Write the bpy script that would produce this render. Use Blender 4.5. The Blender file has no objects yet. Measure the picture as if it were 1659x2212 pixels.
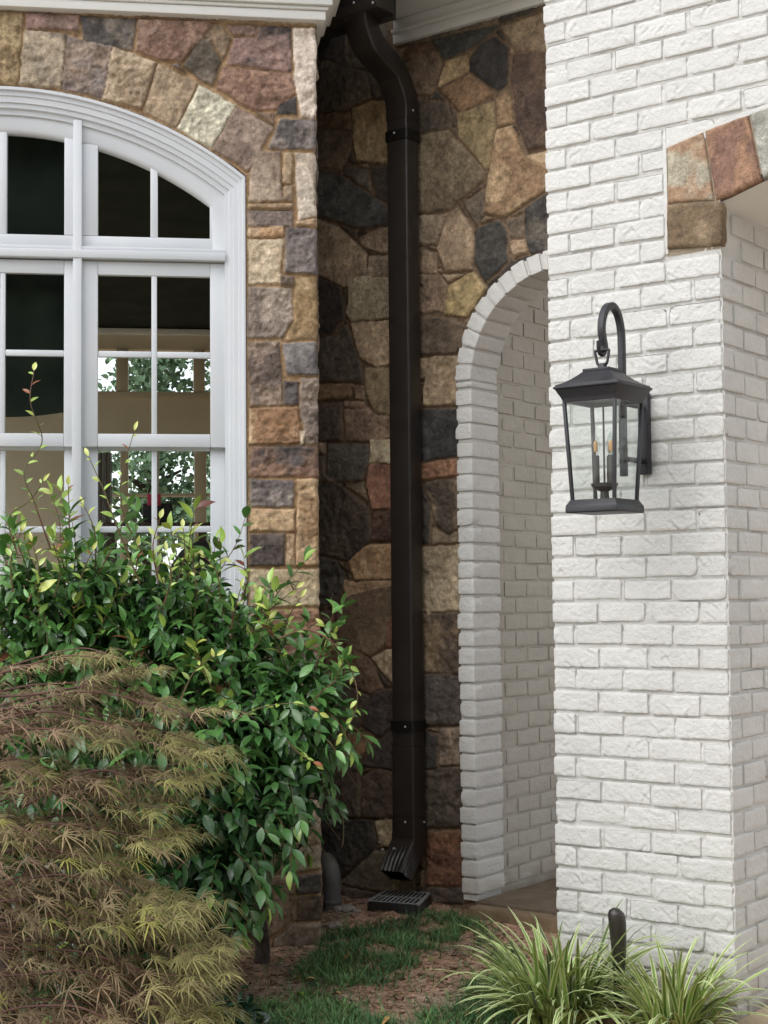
import bpy, bmesh, math, random
import numpy as np
from mathutils import Vector, Matrix
R_ = math.radians
sc = bpy.context.scene
COLL = sc.collection
rng = np.random.default_rng(7)
random.seed(7)

# ------------------------------------------------------------------ camera
EYE, PITCH, ROLL = 1.40, R_(3.16), .009
FPX, CX, CY = 3320., 829.5, 1106.            # focal length and centre in photo units (1659 x 2212)
_F = np.array([0, math.cos(PITCH), math.sin(PITCH)]); _U = np.array([0, -math.sin(PITCH), math.cos(PITCH)]); _X = np.array([1., 0, 0])
CRT = _X*math.cos(ROLL)-_U*math.sin(ROLL); CUP = _X*math.sin(ROLL)+_U*math.cos(ROLL); CAM = np.array([0, 0, EYE])
cd = bpy.data.cameras.new('camera'); cam = bpy.data.objects.new('camera', cd); COLL.objects.link(cam)
cd.sensor_fit = 'VERTICAL'; cd.sensor_height = 36.; cd.lens = 36.*FPX/2212.
cd.clip_start = .05; cd.clip_end = 500
cam.matrix_world = Matrix(((CRT[0], CUP[0], -_F[0], 0), (CRT[1], CUP[1], -_F[1], 0), (CRT[2], CUP[2], -_F[2], EYE), (0, 0, 0, 1)))
sc.camera = cam

# ------------------------------------------------------------------ sky, sun, exposure
SUN_DIR = Vector((-.52, -.46, .72)).normalized()
world = bpy.data.worlds.new('World'); sc.world = world; world.use_nodes = True
wn_ = world.node_tree.nodes; wl_ = world.node_tree.links; wn_.clear()
sky = wn_.new('ShaderNodeTexSky'); sky.sky_type = 'NISHITA'; sky.sun_disc = False
sky.sun_elevation = math.asin(SUN_DIR.z); sky.sun_rotation = math.atan2(SUN_DIR.x, SUN_DIR.y)
sky.air_density = 1.0; sky.dust_density = 1.0; sky.ozone_density = 1.0
hsv = wn_.new('ShaderNodeHueSaturation'); hsv.inputs['Saturation'].default_value = .22   # overcast: nearly white sky
bg = wn_.new('ShaderNodeBackground'); bg.inputs['Strength'].default_value = .15
wo = wn_.new('ShaderNodeOutputWorld')
wl_.new(sky.outputs[0], hsv.inputs['Color']); wl_.new(hsv.outputs[0], bg.inputs[0]); wl_.new(bg.outputs[0], wo.inputs[0])
sl = bpy.data.lights.new('sun', 'SUN'); sl.energy = .6; sl.angle = R_(70); sl.color = (1, .965, .91)
so = bpy.data.objects.new('sun', sl); COLL.objects.link(so)
so.rotation_euler = SUN_DIR.to_track_quat('Z', 'Y').to_euler()
sc.view_settings.view_transform = 'Standard'; sc.view_settings.look = 'None'; sc.view_settings.gamma = 1; sc.view_settings.use_curve_mapping = False
sc.view_settings.exposure = 1.08
sc.cycles.use_denoising = True
sc.cycles.max_bounces = 8; sc.cycles.transparent_max_bounces = 12
sc.cycles.caustics_reflective = False; sc.cycles.caustics_refractive = False

# ------------------------------------------------------------------ planes of the house
AA, BB = R_(8.2), R_(36.8)
UP = np.array([0, 0, 1.])
class Fr:                                       # a wall's frame: u along it, d out of it, z up
    def __init__(s, o, u, n): s.o = np.array(o, float); s.u = np.array(u, float); s.n = np.array(n, float)
    def p(s, u, d, z):
        u, d, z = np.broadcast_arrays(np.asarray(u, float), np.asarray(d, float), np.asarray(z, float))
        return s.o + u[..., None]*s.u + d[..., None]*s.n + z[..., None]*UP
    def shift(s, u, d): return Fr(s.o+s.u*u+s.n*d, s.u, s.n)
_w = np.array([math.cos(AA), math.sin(AA), 0]); _wnn = np.array([math.sin(AA), -math.cos(AA), 0])
_q = np.array([math.cos(BB), -math.sin(BB), 0]); _qnn = np.array([-math.sin(BB), -math.cos(BB), 0])
WF = Fr((-.268, 6.40, 0), _w, _wnn)             # wall with the arched window
AF = Fr((.361, 7.00, 0), _q, _qnn)              # recessed wall with the brick archway
PF = Fr((.604, 5.56, 0), _q, _qnn)              # front brick wall
def ray(x, y): return _F + CRT*((x-CX)/FPX) - CUP*((y-CY)/FPX)
def onframe(fr, x, y, d=0.):
    r = ray(x, y); o = fr.o+fr.n*d; t = ((o-CAM)@fr.n)/(r@fr.n); P = CAM+r*t
    return (P-o)@fr.u, P[2]
def onground(x, y, z=0.):
    r = ray(x, y); t = (z-EYE)/r[2]; return CAM+r*t
def atY(x, y, Y):
    r = ray(x, y); return CAM+r*(Y/r[1])

# ------------------------------------------------------------------ noise
def _hash(i, j, k, s):
    n = (i*73856093) ^ (j*19349663) ^ (k*83492791) ^ (s*2654435761)
    n = n & 0xffffffff
    n = ((n ^ (n >> 15))*2246822519) & 0xffffffff
    n = ((n ^ (n >> 13))*3266489917) & 0xffffffff
    return ((n ^ (n >> 16)) & 0xffffff)/float(0xffffff)
def vn(P, f, s=0):
    P = np.asarray(P, float)*f
    if P.shape[-1] == 2: P = np.concatenate([P, np.zeros(P.shape[:-1]+(1,))+.37], -1)
    I = np.floor(P).astype(np.int64); t = P-I; t = t*t*(3-2*t)
    x, y, z = I[..., 0], I[..., 1], I[..., 2]; a, b, c = t[..., 0], t[..., 1], t[..., 2]
    h = lambda dx, dy, dz: _hash(x+dx, y+dy, z+dz, s)
    x00 = h(0, 0, 0)*(1-a)+h(1, 0, 0)*a; x10 = h(0, 1, 0)*(1-a)+h(1, 1, 0)*a
    x01 = h(0, 0, 1)*(1-a)+h(1, 0, 1)*a; x11 = h(0, 1, 1)*(1-a)+h(1, 1, 1)*a
    return ((x00*(1-b)+x10*b)*(1-c)+(x01*(1-b)+x11*b)*c)*2-1
def fbm(P, f, n=4, s=0, g=.5):
    r = 0; a = 1; t = 0
    for k in range(n): r = r+a*vn(P, f, s+k*17); t += a; a *= g; f *= 2.03
    return r/t
def lin(c):
    c = np.asarray(c, float)/255.
    return np.where(c <= .04045, c/12.92, ((c+.055)/1.055)**2.4)
def sstep(a, b, x):
    t = np.clip((x-a)/(b-a), 0, 1); return t*t*(3-2*t)

# ------------------------------------------------------------------ mesh helpers
def tag(o, label=None, cat=None, group=None, kind=None):
    if label: o['label'] = label
    if cat: o['category'] = cat
    if group: o['group'] = group
    if kind: o['kind'] = kind
    return o
def thing(name, loc, label, cat, group=None):
    o = bpy.data.objects.new(name, None); COLL.objects.link(o); o.location = Vector([float(v) for v in loc]); o.empty_display_size = .05
    return tag(o, label, cat, group)
def root_loc(o):
    L = np.zeros(3)
    while o is not None: L = L+np.array(o.location); o = o.parent
    return L
def mk(name, V, faces, mat, parent=None, col=None, smooth=False):
    """faces: list of integer arrays (n,k)"""
    V = np.asarray(V, float).reshape(-1, 3)
    if parent is not None: V = V-root_loc(parent)
    me = bpy.data.meshes.new(name)
    faces = [np.asarray(f, np.int64) for f in faces if len(f)]
    nl = sum(f.size for f in faces); npoly = sum(len(f) for f in faces)
    me.vertices.add(len(V)); me.vertices.foreach_set('co', V.astype(np.float32).ravel())
    me.loops.add(nl); me.loops.foreach_set('vertex_index', np.concatenate([f.ravel() for f in faces]).astype(np.int32))
    me.polygons.add(npoly)
    st = []; cur = 0
    for f in faces:
        st.append(cur+np.arange(len(f))*f.shape[1]); cur += f.size
    me.polygons.foreach_set('loop_start', np.concatenate(st).astype(np.int32))
    if smooth: me.polygons.foreach_set('use_smooth', np.ones(npoly, bool))
    me.update(calc_edges=True)
    if col is not None:
        at = me.color_attributes.new('Col', 'FLOAT_COLOR', 'POINT')
        c = np.ones((len(V), 4), np.float32); c[:, :3] = np.asarray(col)
        at.data.foreach_set('color', c.ravel())
    me.validate()
    me.materials.append(mat)
    o = bpy.data.objects.new(name, me); COLL.objects.link(o)
    if parent is not None: o.parent = parent
    return o
class MB:
    """collects convex/plain pieces into one mesh (world coordinates)"""
    def __init__(s): s.v = []; s.f = []; s.n = 0
    def add(s, V, F):
        V = np.asarray(V, float).reshape(-1, 3); s.v.append(V); s.f += [tuple(i+s.n for i in f) for f in F]; s.n += len(V); return s
    def hexa(s, P):      # 8 corners: bottom ring 4, top ring 4
        return s.add(P, [(3, 2, 1, 0), (4, 5, 6, 7), (0, 1, 5, 4), (1, 2, 6, 5), (2, 3, 7, 6), (3, 0, 4, 7)])
    def box(s, fr, u0, u1, d0, d1, z0, z1):
        return s.hexa([fr.p(u0, d1, z0), fr.p(u1, d1, z0), fr.p(u1, d0, z0), fr.p(u0, d0, z0), fr.p(u0, d1, z1), fr.p(u1, d1, z1), fr.p(u1, d0, z1), fr.p(u0, d0, z1)])
    def tube(s, pts, rad, n=8, caps=True, flat=1., upv=None):
        pts = np.asarray(pts, float); m = len(pts); rad = np.broadcast_to(rad, (m,))
        T = np.gradient(pts, axis=0); T /= np.linalg.norm(T, axis=1)[:, None]+1e-12
        ref = np.array(upv if upv is not None else ([0, 0, 1.] if abs(T[0][2]) < .8 else [1., 0, 0]))
        V = []
        nrm = ref-T[0]*(ref@T[0]); nrm /= np.linalg.norm(nrm)
        for i in range(m):
            nrm = nrm-T[i]*(nrm@T[i]); nrm /= np.linalg.norm(nrm)+1e-12; b = np.cross(T[i], nrm)
            for k in range(n):
                a = 2*math.pi*(k+.5)/n; V.append(pts[i]+rad[i]*(math.cos(a)*nrm+math.sin(a)*b*flat))
        F = [(i*n+k, i*n+(k+1) % n, (i+1)*n+(k+1) % n, (i+1)*n+k) for i in range(m-1) for k in range(n)]
        if caps: F += [tuple(range(n-1, -1, -1)), tuple((m-1)*n+k for k in range(n))]
        return s.add(V, F)
    def rings(s, rings, cap0=True, cap1=True):     # list of closed rings with equal counts
        n = len(rings[0]); V = np.concatenate([np.asarray(r, float) for r in rings]); m = len(rings)
        F = [(i*n+k, i*n+(k+1) % n, (i+1)*n+(k+1) % n, (i+1)*n+k) for i in range(m-1) for k in range(n)]
        if cap0: F.append(tuple(range(n-1, -1, -1)))
        if cap1: F.append(tuple((m-1)*n+k for k in range(n)))
        return s.add(V, F)
    def build(s, name, mat, parent=None, bevel=0, smooth=False, seg=2, ang=25):
        V = np.concatenate(s.v)
        if parent is not None: V = V-root_loc(parent)
        me = bpy.data.meshes.new(name); me.from_pydata(V.tolist(), [], s.f); me.update()
        bm = bmesh.new(); bm.from_mesh(me)
        bmesh.ops.recalc_face_normals(bm, faces=bm.faces)
        if bevel:
            es = [e for e in bm.edges if len(e.link_faces) == 2 and e.calc_face_angle(0) > R_(ang)]
            bmesh.ops.bevel(bm, geom=es, offset=bevel, segments=seg, affect='EDGES', profile=.5, clamp_overlap=True)
        if smooth or bevel:
            for f in bm.faces: f.smooth = True
            for e in bm.edges:
                if len(e.link_faces) == 2 and e.calc_face_angle(0) > R_(40): e.smooth = False
        bm.to_mesh(me); bm.free(); me.materials.append(mat)
        o = bpy.data.objects.new(name, me); COLL.objects.link(o)
        if parent is not None: o.parent = parent
        return o

# ------------------------------------------------------------------ materials
class NT:
    def __init__(s, name):
        s.m = bpy.data.materials.new(name); s.m.use_nodes = True; s.t = s.m.node_tree; s.n = s.t.nodes; s.l = s.t.links; s.n.clear()
        s.out = s.n.new('ShaderNodeOutputMaterial'); s.b = s.n.new('ShaderNodeBsdfPrincipled'); s.l.new(s.b.outputs[0], s.out.inputs[0])
    def noise(s, scale, det=4, rough=.55, dim3=True, co='Object'):
        tc = s.n.new('ShaderNodeTexCoord'); t = s.n.new('ShaderNodeTexNoise'); t.inputs['Scale'].default_value = scale; t.inputs['Detail'].default_value = det; t.inputs['Roughness'].default_value = rough
        s.l.new(tc.outputs[co], t.inputs['Vector']); return t.outputs['Fac']
    def ramp(s, fac, stops):
        r = s.n.new('ShaderNodeValToRGB'); s.l.new(fac, r.inputs[0])
        while len(r.color_ramp.elements) < len(stops): r.color_ramp.elements.new(.5)
        for e, (p, c) in zip(r.color_ramp.elements, stops): e.position = p; e.color = tuple(c)+(1,) if hasattr(c, '__len__') else (c, c, c, 1)
        return r.outputs[0]
    def mul(s, a, b, f=1., mode='MULTIPLY'):
        m = s.n.new('ShaderNodeMix'); m.data_type = 'RGBA'; m.blend_type = mode; m.inputs[0].default_value = f
        for i, v in ((6, a), (7, b)):
            if hasattr(v, 'is_linked'): s.l.new(v, m.inputs[i])
            else: m.inputs[i].default_value = tuple(v)+(1,)
        return m.outputs[2]
    def attr(s, name='Col'):
        a = s.n.new('ShaderNodeAttribute'); a.attribute_name = name; return a.outputs['Color']
    def bump(s, hs, dist=.004, strength=1.):
        prev = None
        for h, d in (hs if isinstance(hs, list) else [(hs, dist)]):
            b = s.n.new('ShaderNodeBump'); b.inputs['Distance'].default_value = d; b.inputs['Strength'].default_value = strength
            s.l.new(h, b.inputs['Height'])
            if prev is not None: s.l.new(prev, b.inputs['Normal'])
            prev = b.outputs[0]
        s.l.new(prev, s.b.inputs['Normal'])
    def base(s, c):
        if hasattr(c, 'is_linked'): s.l.new(c, s.b.inputs['Base Color'])
        else: s.b.inputs['Base Color'].default_value = tuple(c)+(1,)
        return s
    def set(s, **k):
        for a, v in k.items(): s.b.inputs[a.replace('_', ' ')].default_value = v
        return s
M = {}
t = NT('field stone'); c = t.mul(t.attr(), t.ramp(t.noise(55, 6, .62), [(.25, .62), (.5, .98), (.75, 1.3)])); c = t.mul(c, t.ramp(t.noise(21, 9, .72), [(.36, .70), (.47, 1.0), (.55, 1.02), (.66, 1.28)])); c = t.mul(c, t.ramp(t.noise(150, 5, .7), [(.3, .72), (.7, 1.26)]))
t.base(c).set(Roughness=.86, Specular_IOR_Level=.25); t.bump([(t.noise(32, 6, .62), .008), (t.noise(200, 3), .0022)]); M['stone'] = t.m
t = NT('painted brick'); c = t.mul(t.attr(), t.ramp(t.noise(6, 4), [(.3, .93), (.7, 1.02)])); c = t.mul(c, t.ramp(t.noise(130, 4, .7), [(.22, .80), (.36, 1.0)])); t.base(c).set(Roughness=.62, Specular_IOR_Level=.35)
t.bump([(t.noise(75, 5, .65), .0050), (t.noise(260, 3, .6), .0020)]); M['brick'] = t.m
t = NT('white trim paint'); t.base(t.ramp(t.noise(7, 3), [(.3, (.665, .69, .72)), (.7, (.70, .72, .745))])).set(Roughness=.38); t.bump(t.noise(60, 2), .0004); M['white'] = t.m
t = NT('cream soffit paint'); t.base(t.ramp(t.noise(5, 3), [(.3, (.78, .77, .73)), (.7, (.82, .81, .77))])).set(Roughness=.55); t.bump(t.noise(40, 3), .0006); M['cream'] = t.m
t = NT('bronze metal'); t.base(t.ramp(t.noise(14, 4), [(.3, (.022, .018, .016)), (.7, (.034, .028, .024))])).set(Roughness=.36, Metallic=.0, Specular_IOR_Level=.6); t.bump(t.noise(9, 2), .0015); M['bronze'] = t.m
t = NT('black lantern metal'); t.base(t.ramp(t.noise(60, 3), [(.3, (.016, .016, .02)), (.7, (.026, .026, .032))])).set(Roughness=.46, Specular_IOR_Level=.55); t.bump(t.noise(320, 2), .0004); M['black'] = t.m
t = NT('strap metal'); t.base((.006, .0055, .006)).set(Roughness=.4); M['strap'] = t.m
t = NT('zinc screw'); t.base((.75, .75, .75)).set(Roughness=.3, Metallic=.6); M['zinc'] = t.m
t = NT('black plastic'); t.base(t.ramp(t.noise(20, 4), [(.3, (.013, .013, .014)), (.75, (.03, .028, .025))])).set(Roughness=.55); M['plastic'] = t.m
t = NT('grey pvc'); t.base(t.ramp(t.noise(12, 5), [(.3, (.10, .095, .09)), (.7, (.17, .165, .16))])).set(Roughness=.6); M['pvc'] = t.m
t = NT('leaf'); t.base(t.attr()).set(Roughness=.26, Specular_IOR_Level=.75, Subsurface_Weight=0); t.bump(t.noise(70, 2), .001); M['leaf'] = t.m
t = NT('matte leaf'); t.base(t.attr()).set(Roughness=.62, Specular_IOR_Level=.3); M['mleaf'] = t.m
t = NT('bark'); t.base(t.ramp(t.noise(60, 5), [(.3, (.035, .025, .02)), (.7, (.09, .065, .05))])).set(Roughness=.9); t.bump(t.noise(80, 4), .004); M['bark'] = t.m
t = NT('red twig'); t.base(t.attr()).set(Roughness=.6); M['twig'] = t.m
t = NT('soil'); c = t.mul(t.attr(), t.ramp(t.noise(38, 6, .7), [(.28, .45), (.5, .95), (.72, 1.55)])); c = t.mul(c, t.ramp(t.noise(160, 4, .7), [(.3, .6), (.7, 1.4)]))
t.base(c).set(Roughness=.95, Specular_IOR_Level=.15); t.bump([(t.noise(60, 6, .7), .012), (t.noise(240, 3), .003)]); M['soil'] = t.m
t = NT('flagstone'); c = t.ramp(t.noise(7, 6, .6), [(.3, (.09, .066, .045)), (.55, (.15, .112, .076)), (.75, (.21, .16, .108))]); t.base(c).set(Roughness=.85); t.bump([(t.noise(30, 5), .006)]); M['flag'] = t.m
t = NT('sandstone edge'); c = t.ramp(t.noise(12, 6, .6), [(.3, (.15, .105, .06)), (.7, (.27, .195, .115))]); t.base(c).set(Roughness=.85); t.bump([(t.noise(40, 5), .005)]); M['sand'] = t.m
t = NT('grass blade'); t.base(t.attr()).set(Roughness=.5, Specular_IOR_Level=.3); M['grass'] = t.m
t = NT('interior tan'); t.base(t.ramp(t.noise(3, 3), [(.3, (.56, .47, .34)), (.7, (.62, .53, .39))])).set(Roughness=.8); M['tan'] = t.m
t = NT('interior trim'); t.base((.50, .42, .30)).set(Roughness=.5); M['itrim'] = t.m
t = NT('dark ceiling'); t.base(t.ramp(t.noise(4, 3), [(.3, (.016, .020, .016)), (.7, (.028, .032, .026))])).set(Roughness=.9, Specular_IOR_Level=.1); M['dark'] = t.m
t = NT('dark fabric'); t.base(t.ramp(t.noise(40, 3), [(.3, (.02, .02, .022)), (.7, (.04, .04, .042))])).set(Roughness=.9); M['fabric'] = t.m
t = NT('pale cloth'); t.base(t.ramp(t.noise(10, 3), [(.3, (.55, .54, .50)), (.7, (.68, .66, .62))])).set(Roughness=.9); M['cloth'] = t.m
t = NT('pink plastic'); t.base((.5, .06, .12)).set(Roughness=.5); M['pink'] = t.m
t = NT('candle sleeve'); t.base((.045, .047, .045)).set(Roughness=.5); M['sleeve'] = t.m
t = NT('amber filament'); t.base((.80, .42, .16)).set(Roughness=.6); M['amber'] = t.m
t = NT('concrete paving'); t.base(t.ramp(t.noise(2, 5), [(.3, (.46, .42, .36)), (.7, (.54, .50, .43))])).set(Roughness=.9); M['conc'] = t.m
t = NT('tan paving'); t.base(t.ramp(t.noise(9, 5), [(.3, (.40, .31, .20)), (.7, (.52, .42, .29))])).set(Roughness=.9); t.bump(t.noise(60, 4), .003); M['tanpave'] = t.m
def thin_glass(name, tint, f0):
    m = bpy.data.materials.new(name); m.use_nodes = True; n = m.node_tree.nodes; l = m.node_tree.links; n.clear()
    o = n.new('ShaderNodeOutputMaterial'); mx = n.new('ShaderNodeMixShader'); tr = n.new('ShaderNodeBsdfTransparent'); gl = n.new('ShaderNodeBsdfGlossy'); fr = n.new('ShaderNodeFresnel')
    tr.inputs[0].default_value = tint+(1,); gl.inputs['Roughness'].default_value = .0; gm = n.new('ShaderNodeNewGeometry'); mt = n.new('ShaderNodeMath'); mt.operation = 'MULTIPLY_ADD'; mt.inputs[1].default_value = 1/f0-f0; mt.inputs[2].default_value = f0; l.new(gm.outputs['Backfacing'], mt.inputs[0]); l.new(mt.outputs[0], fr.inputs['IOR'])
    tc = n.new('ShaderNodeTexCoord'); nz = n.new('ShaderNodeTexNoise'); nz.inputs['Scale'].default_value = 3.5; bp = n.new('ShaderNodeBump'); bp.inputs['Distance'].default_value = .0012
    l.new(tc.outputs['Object'], nz.inputs['Vector']); l.new(nz.outputs['Fac'], bp.inputs['Height']); l.new(bp.outputs[0], gl.inputs['Normal'])
    l.new(fr.outputs[0], mx.inputs[0]); l.new(tr.outputs[0], mx.inputs[1]); l.new(gl.outputs[0], mx.inputs[2]); l.new(mx.outputs[0], o.inputs[0])
    return m
M['glass'] = thin_glass('window glass', (.82, .87, .85), 1.42)
M['lglass'] = thin_glass('lantern glass', (.90, .93, .92), 1.45)

# ================================================================== STONE WALLS
CROP = {'A': (0, 0, 2.0737), 'B': (700, 0, 2.37), 'D': (0, 600, 2.0737), 'E': (560, 600, 2.592), 'F': (700, 1400, 3.318), 'G': (700, 1900, 3.016), 'H': (0, 1250, 1.7463), 'C': (1250, 0, 2.7696)}
def px(crop, pts):
    x0, y0, s = CROP[crop]; return [((x0+a/s)/1.1145, (y0+b/s)/1.1145) for a, b in pts]
# outline in one of the survey crops, face colour, second colour of its blotches
ST_W = [
 ('A', [(-20,50),(115,60),(92,425),(-20,420)], (150,125,85), (120,95,60)),
 ('A', [(125,62),(395,78),(392,158),(125,142)], (132,98,92), (110,85,78)),
 ('A', [(122,148),(330,172),(308,445),(98,425)], (150,132,110), (88,80,76)),
 ('A', [(332,180),(562,235),(512,492),(312,448)], (112,99,98), (132,110,96)),
 ('A', [(400,80),(682,92),(660,255),(420,200)], (112,100,92), (66,62,64)),
 ('A', [(566,238),(780,310),(705,545),(512,495)], (160,137,110), (140,116,90)),
 ('A', [(788,316),(990,415),(875,640),(712,550)], (152,127,99), (138,112,86)),
 ('A', [(995,425),(1175,525),(1058,742),(885,640)], (178,177,157), (165,160,140)),
 ('A', [(1180,530),(1365,635),(1240,855),(1062,745)], (135,112,100), (118,95,85)),
 ('A', [(690,95),(1045,110),(1050,150),(905,305),(780,300),(680,250)], (142,112,96), (120,85,70)),
 ('A', [(1000,195),(1050,200),(1105,310),(1060,430),(1000,400),(910,330)], (115,101,89), (80,70,60)),
 ('A', [(1055,115),(1110,130),(1160,190),(1115,300),(1065,205),(1010,185)], (132,107,82), (115,92,70)),
 ('A', [(1120,125),(1275,128),(1280,175),(1170,178)], (122,92,80), (100,76,68)),
 ('A', [(1285,128),(1452,135),(1455,360),(1130,325),(1170,190),(1285,185)], (128,96,90), (60,58,62)),
 ('A', [(1110,335),(1460,370),(1475,470),(1385,550),(1250,550),(1080,440)], (146,106,86), (110,74,60)),
 ('A', [(1390,525),(1478,485),(1480,570),(1380,570)], (82,76,76), (64,60,62)),
 ('A', [(1265,560),(1370,565),(1365,625)], (120,92,72), (100,80,62)),
 ('A', [(1460,140),(1600,140),(1600,560),(1560,585),(1500,580),(1470,400)], (188,173,164), (168,150,140)),
 ('A', [(1400,595),(1600,590),(1600,750),(1335,740)], (114,103,101), (78,72,74)),
 ('A', [(1280,752),(1400,757),(1410,1000),(1240,1005),(1250,860)], (152,131,113), (128,106,90)),
 ('A', [(1418,765),(1460,765),(1455,918),(1413,913)], (168,143,112), (150,122,92)),
 ('A', [(1418,925),(1465,930),(1460,1010),(1415,1000)], (132,108,86), (110,88,70)),
 ('A', [(1472,765),(1600,770),(1600,1085),(1490,1100)], (178,163,150), (160,142,126)),
 ('A', [(1240,1013),(1465,1016),(1465,1045),(1240,1040)], (160,128,92), (140,110,80)),
 ('A', [(1240,1050),(1465,1053),(1460,1135),(1240,1125)], (142,122,110), (112,96,92)),
 ('A', [(1478,1108),(1600,1092),(1600,1130),(1478,1130)], (168,140,105), (150,120,90)),
 ('A', [(1240,1137),(1418,1134),(1418,1185),(1240,1185)], (178,146,112), (165,120,80)),
 ('A', [(1238,1195),(1418,1195),(1395,1415),(1240,1415)], (184,164,136), (168,145,116)),
 ('A', [(1428,1140),(1600,1142),(1600,1375),(1422,1360)], (108,98,98), (86,78,82)),
 ('D', [(1395,130),(1462,140),(1462,185),(1400,180)], (110,90,78), (90,76,70)),
 ('D', [(1470,145),(1610,145),(1610,450),(1420,450),(1470,350)], (178,148,102), (140,108,66)),
 ('D', [(1240,185),(1455,195),(1460,350),(1410,440),(1235,440)], (142,125,113), (118,102,94)),
 ('D', [(1240,460),(1395,460),(1405,640),(1410,780),(1250,785)], (130,107,92), (92,76,72)),
 ('D', [(1410,470),(1610,465),(1610,630),(1430,625)], (113,108,111), (88,84,90)),
 ('D', [(1412,655),(1488,660),(1488,780),(1420,780)], (96,86,86), (78,70,72)),
 ('D', [(1497,645),(1610,645),(1610,970),(1530,975),(1515,880),(1495,790)], (126,107,96), (100,86,82)),
 ('D', [(1245,795),(1485,790),(1500,880),(1495,970),(1245,975)], (178,144,104), (140,96,62)),
 ('D', [(1500,905),(1525,910),(1520,975),(1503,980)], (175,155,132), (160,140,115)),
 ('D', [(1250,985),(1610,985),(1610,1135),(1245,1135)], (74,66,68), (132,94,74)),
 ('D', [(1250,1147),(1465,1157),(1465,1285),(1250,1285)], (122,110,108), (90,80,84)),
 ('D', [(1250,1300),(1470,1298),(1470,1410),(1250,1405)], (178,141,100), (150,108,70)),
 ('D', [(1485,1147),(1610,1147),(1610,1575),(1480,1580)], (168,133,94), (150,112,74)),
 ('D', [(1250,1420),(1420,1417),(1420,1580),(1250,1580)], (100,86,80), (78,66,64)),
 ('D', [(1430,1422),(1470,1422),(1475,1580),(1428,1580)], (172,142,106), (156,124,90)),
 ('D', [(1255,1600),(1610,1598),(1610,1785),(1250,1785)], (178,158,123), (164,140,104)),
 ('D', [(1250,1805),(1610,1802),(1610,2040),(1250,2040)], (168,128,96), (140,96,70)),
 ('H', [(1050,520),(1190,520),(1200,700),(1050,700)], (140,112,86), (110,86,66)),
 ('H', [(1200,520),(1355,520),(1355,660),(1205,660)], (120,104,90), (90,80,74)),
 ('H', [(1210,670),(1355,670),(1355,860),(1210,860)], (160,134,104), (130,100,76)),
 ('H', [(1050,710),(1200,710),(1200,900),(1050,900)], (112,98,88), (86,76,72)),
 ('H', [(1050,910),(1220,870),(1230,1100),(1050,1100)], (150,120,90), (120,92,68)),
 ('H', [(1232,870),(1355,870),(1355,1170),(1236,1170)], (130,112,96), (102,88,78)),
 ('H', [(1236,1180),(1355,1180),(1355,1362),(1228,1370)], (172,152,126), (148,122,96)),
 ('H', [(1050,1110),(1225,1110),(1225,1370),(1200,1490),(1050,1490)], (138,112,88), (108,86,68)),
 ('H', [(1230,1378),(1355,1372),(1355,1468),(1240,1482)], (142,127,102), (120,100,78)),
 ('H', [(1248,1500),(1360,1488),(1360,1572),(1252,1580)], (78,73,70), (60,56,56)),
 ('H', [(1217,1500),(1240,1490),(1244,1580),(1212,1580)], (150,122,90), (128,100,74)),
 ('H', [(1050,1500),(1205,1500),(1222,1690),(1110,1770),(1050,1750)], (142,113,88), (104,82,64)),
 ('H', [(1255,1592),(1365,1584),(1365,1692),(1250,1692)], (122,98,72), (88,70,54)),
 ('H', [(1217,1590),(1246,1590),(1242,1692),(1227,1687)], (146,116,86), (120,94,70)),
 ('H', [(1150,1765),(1228,1707),(1368,1702),(1368,1800),(1150,1800)], (128,108,88), (104,88,72)),
]
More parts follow.
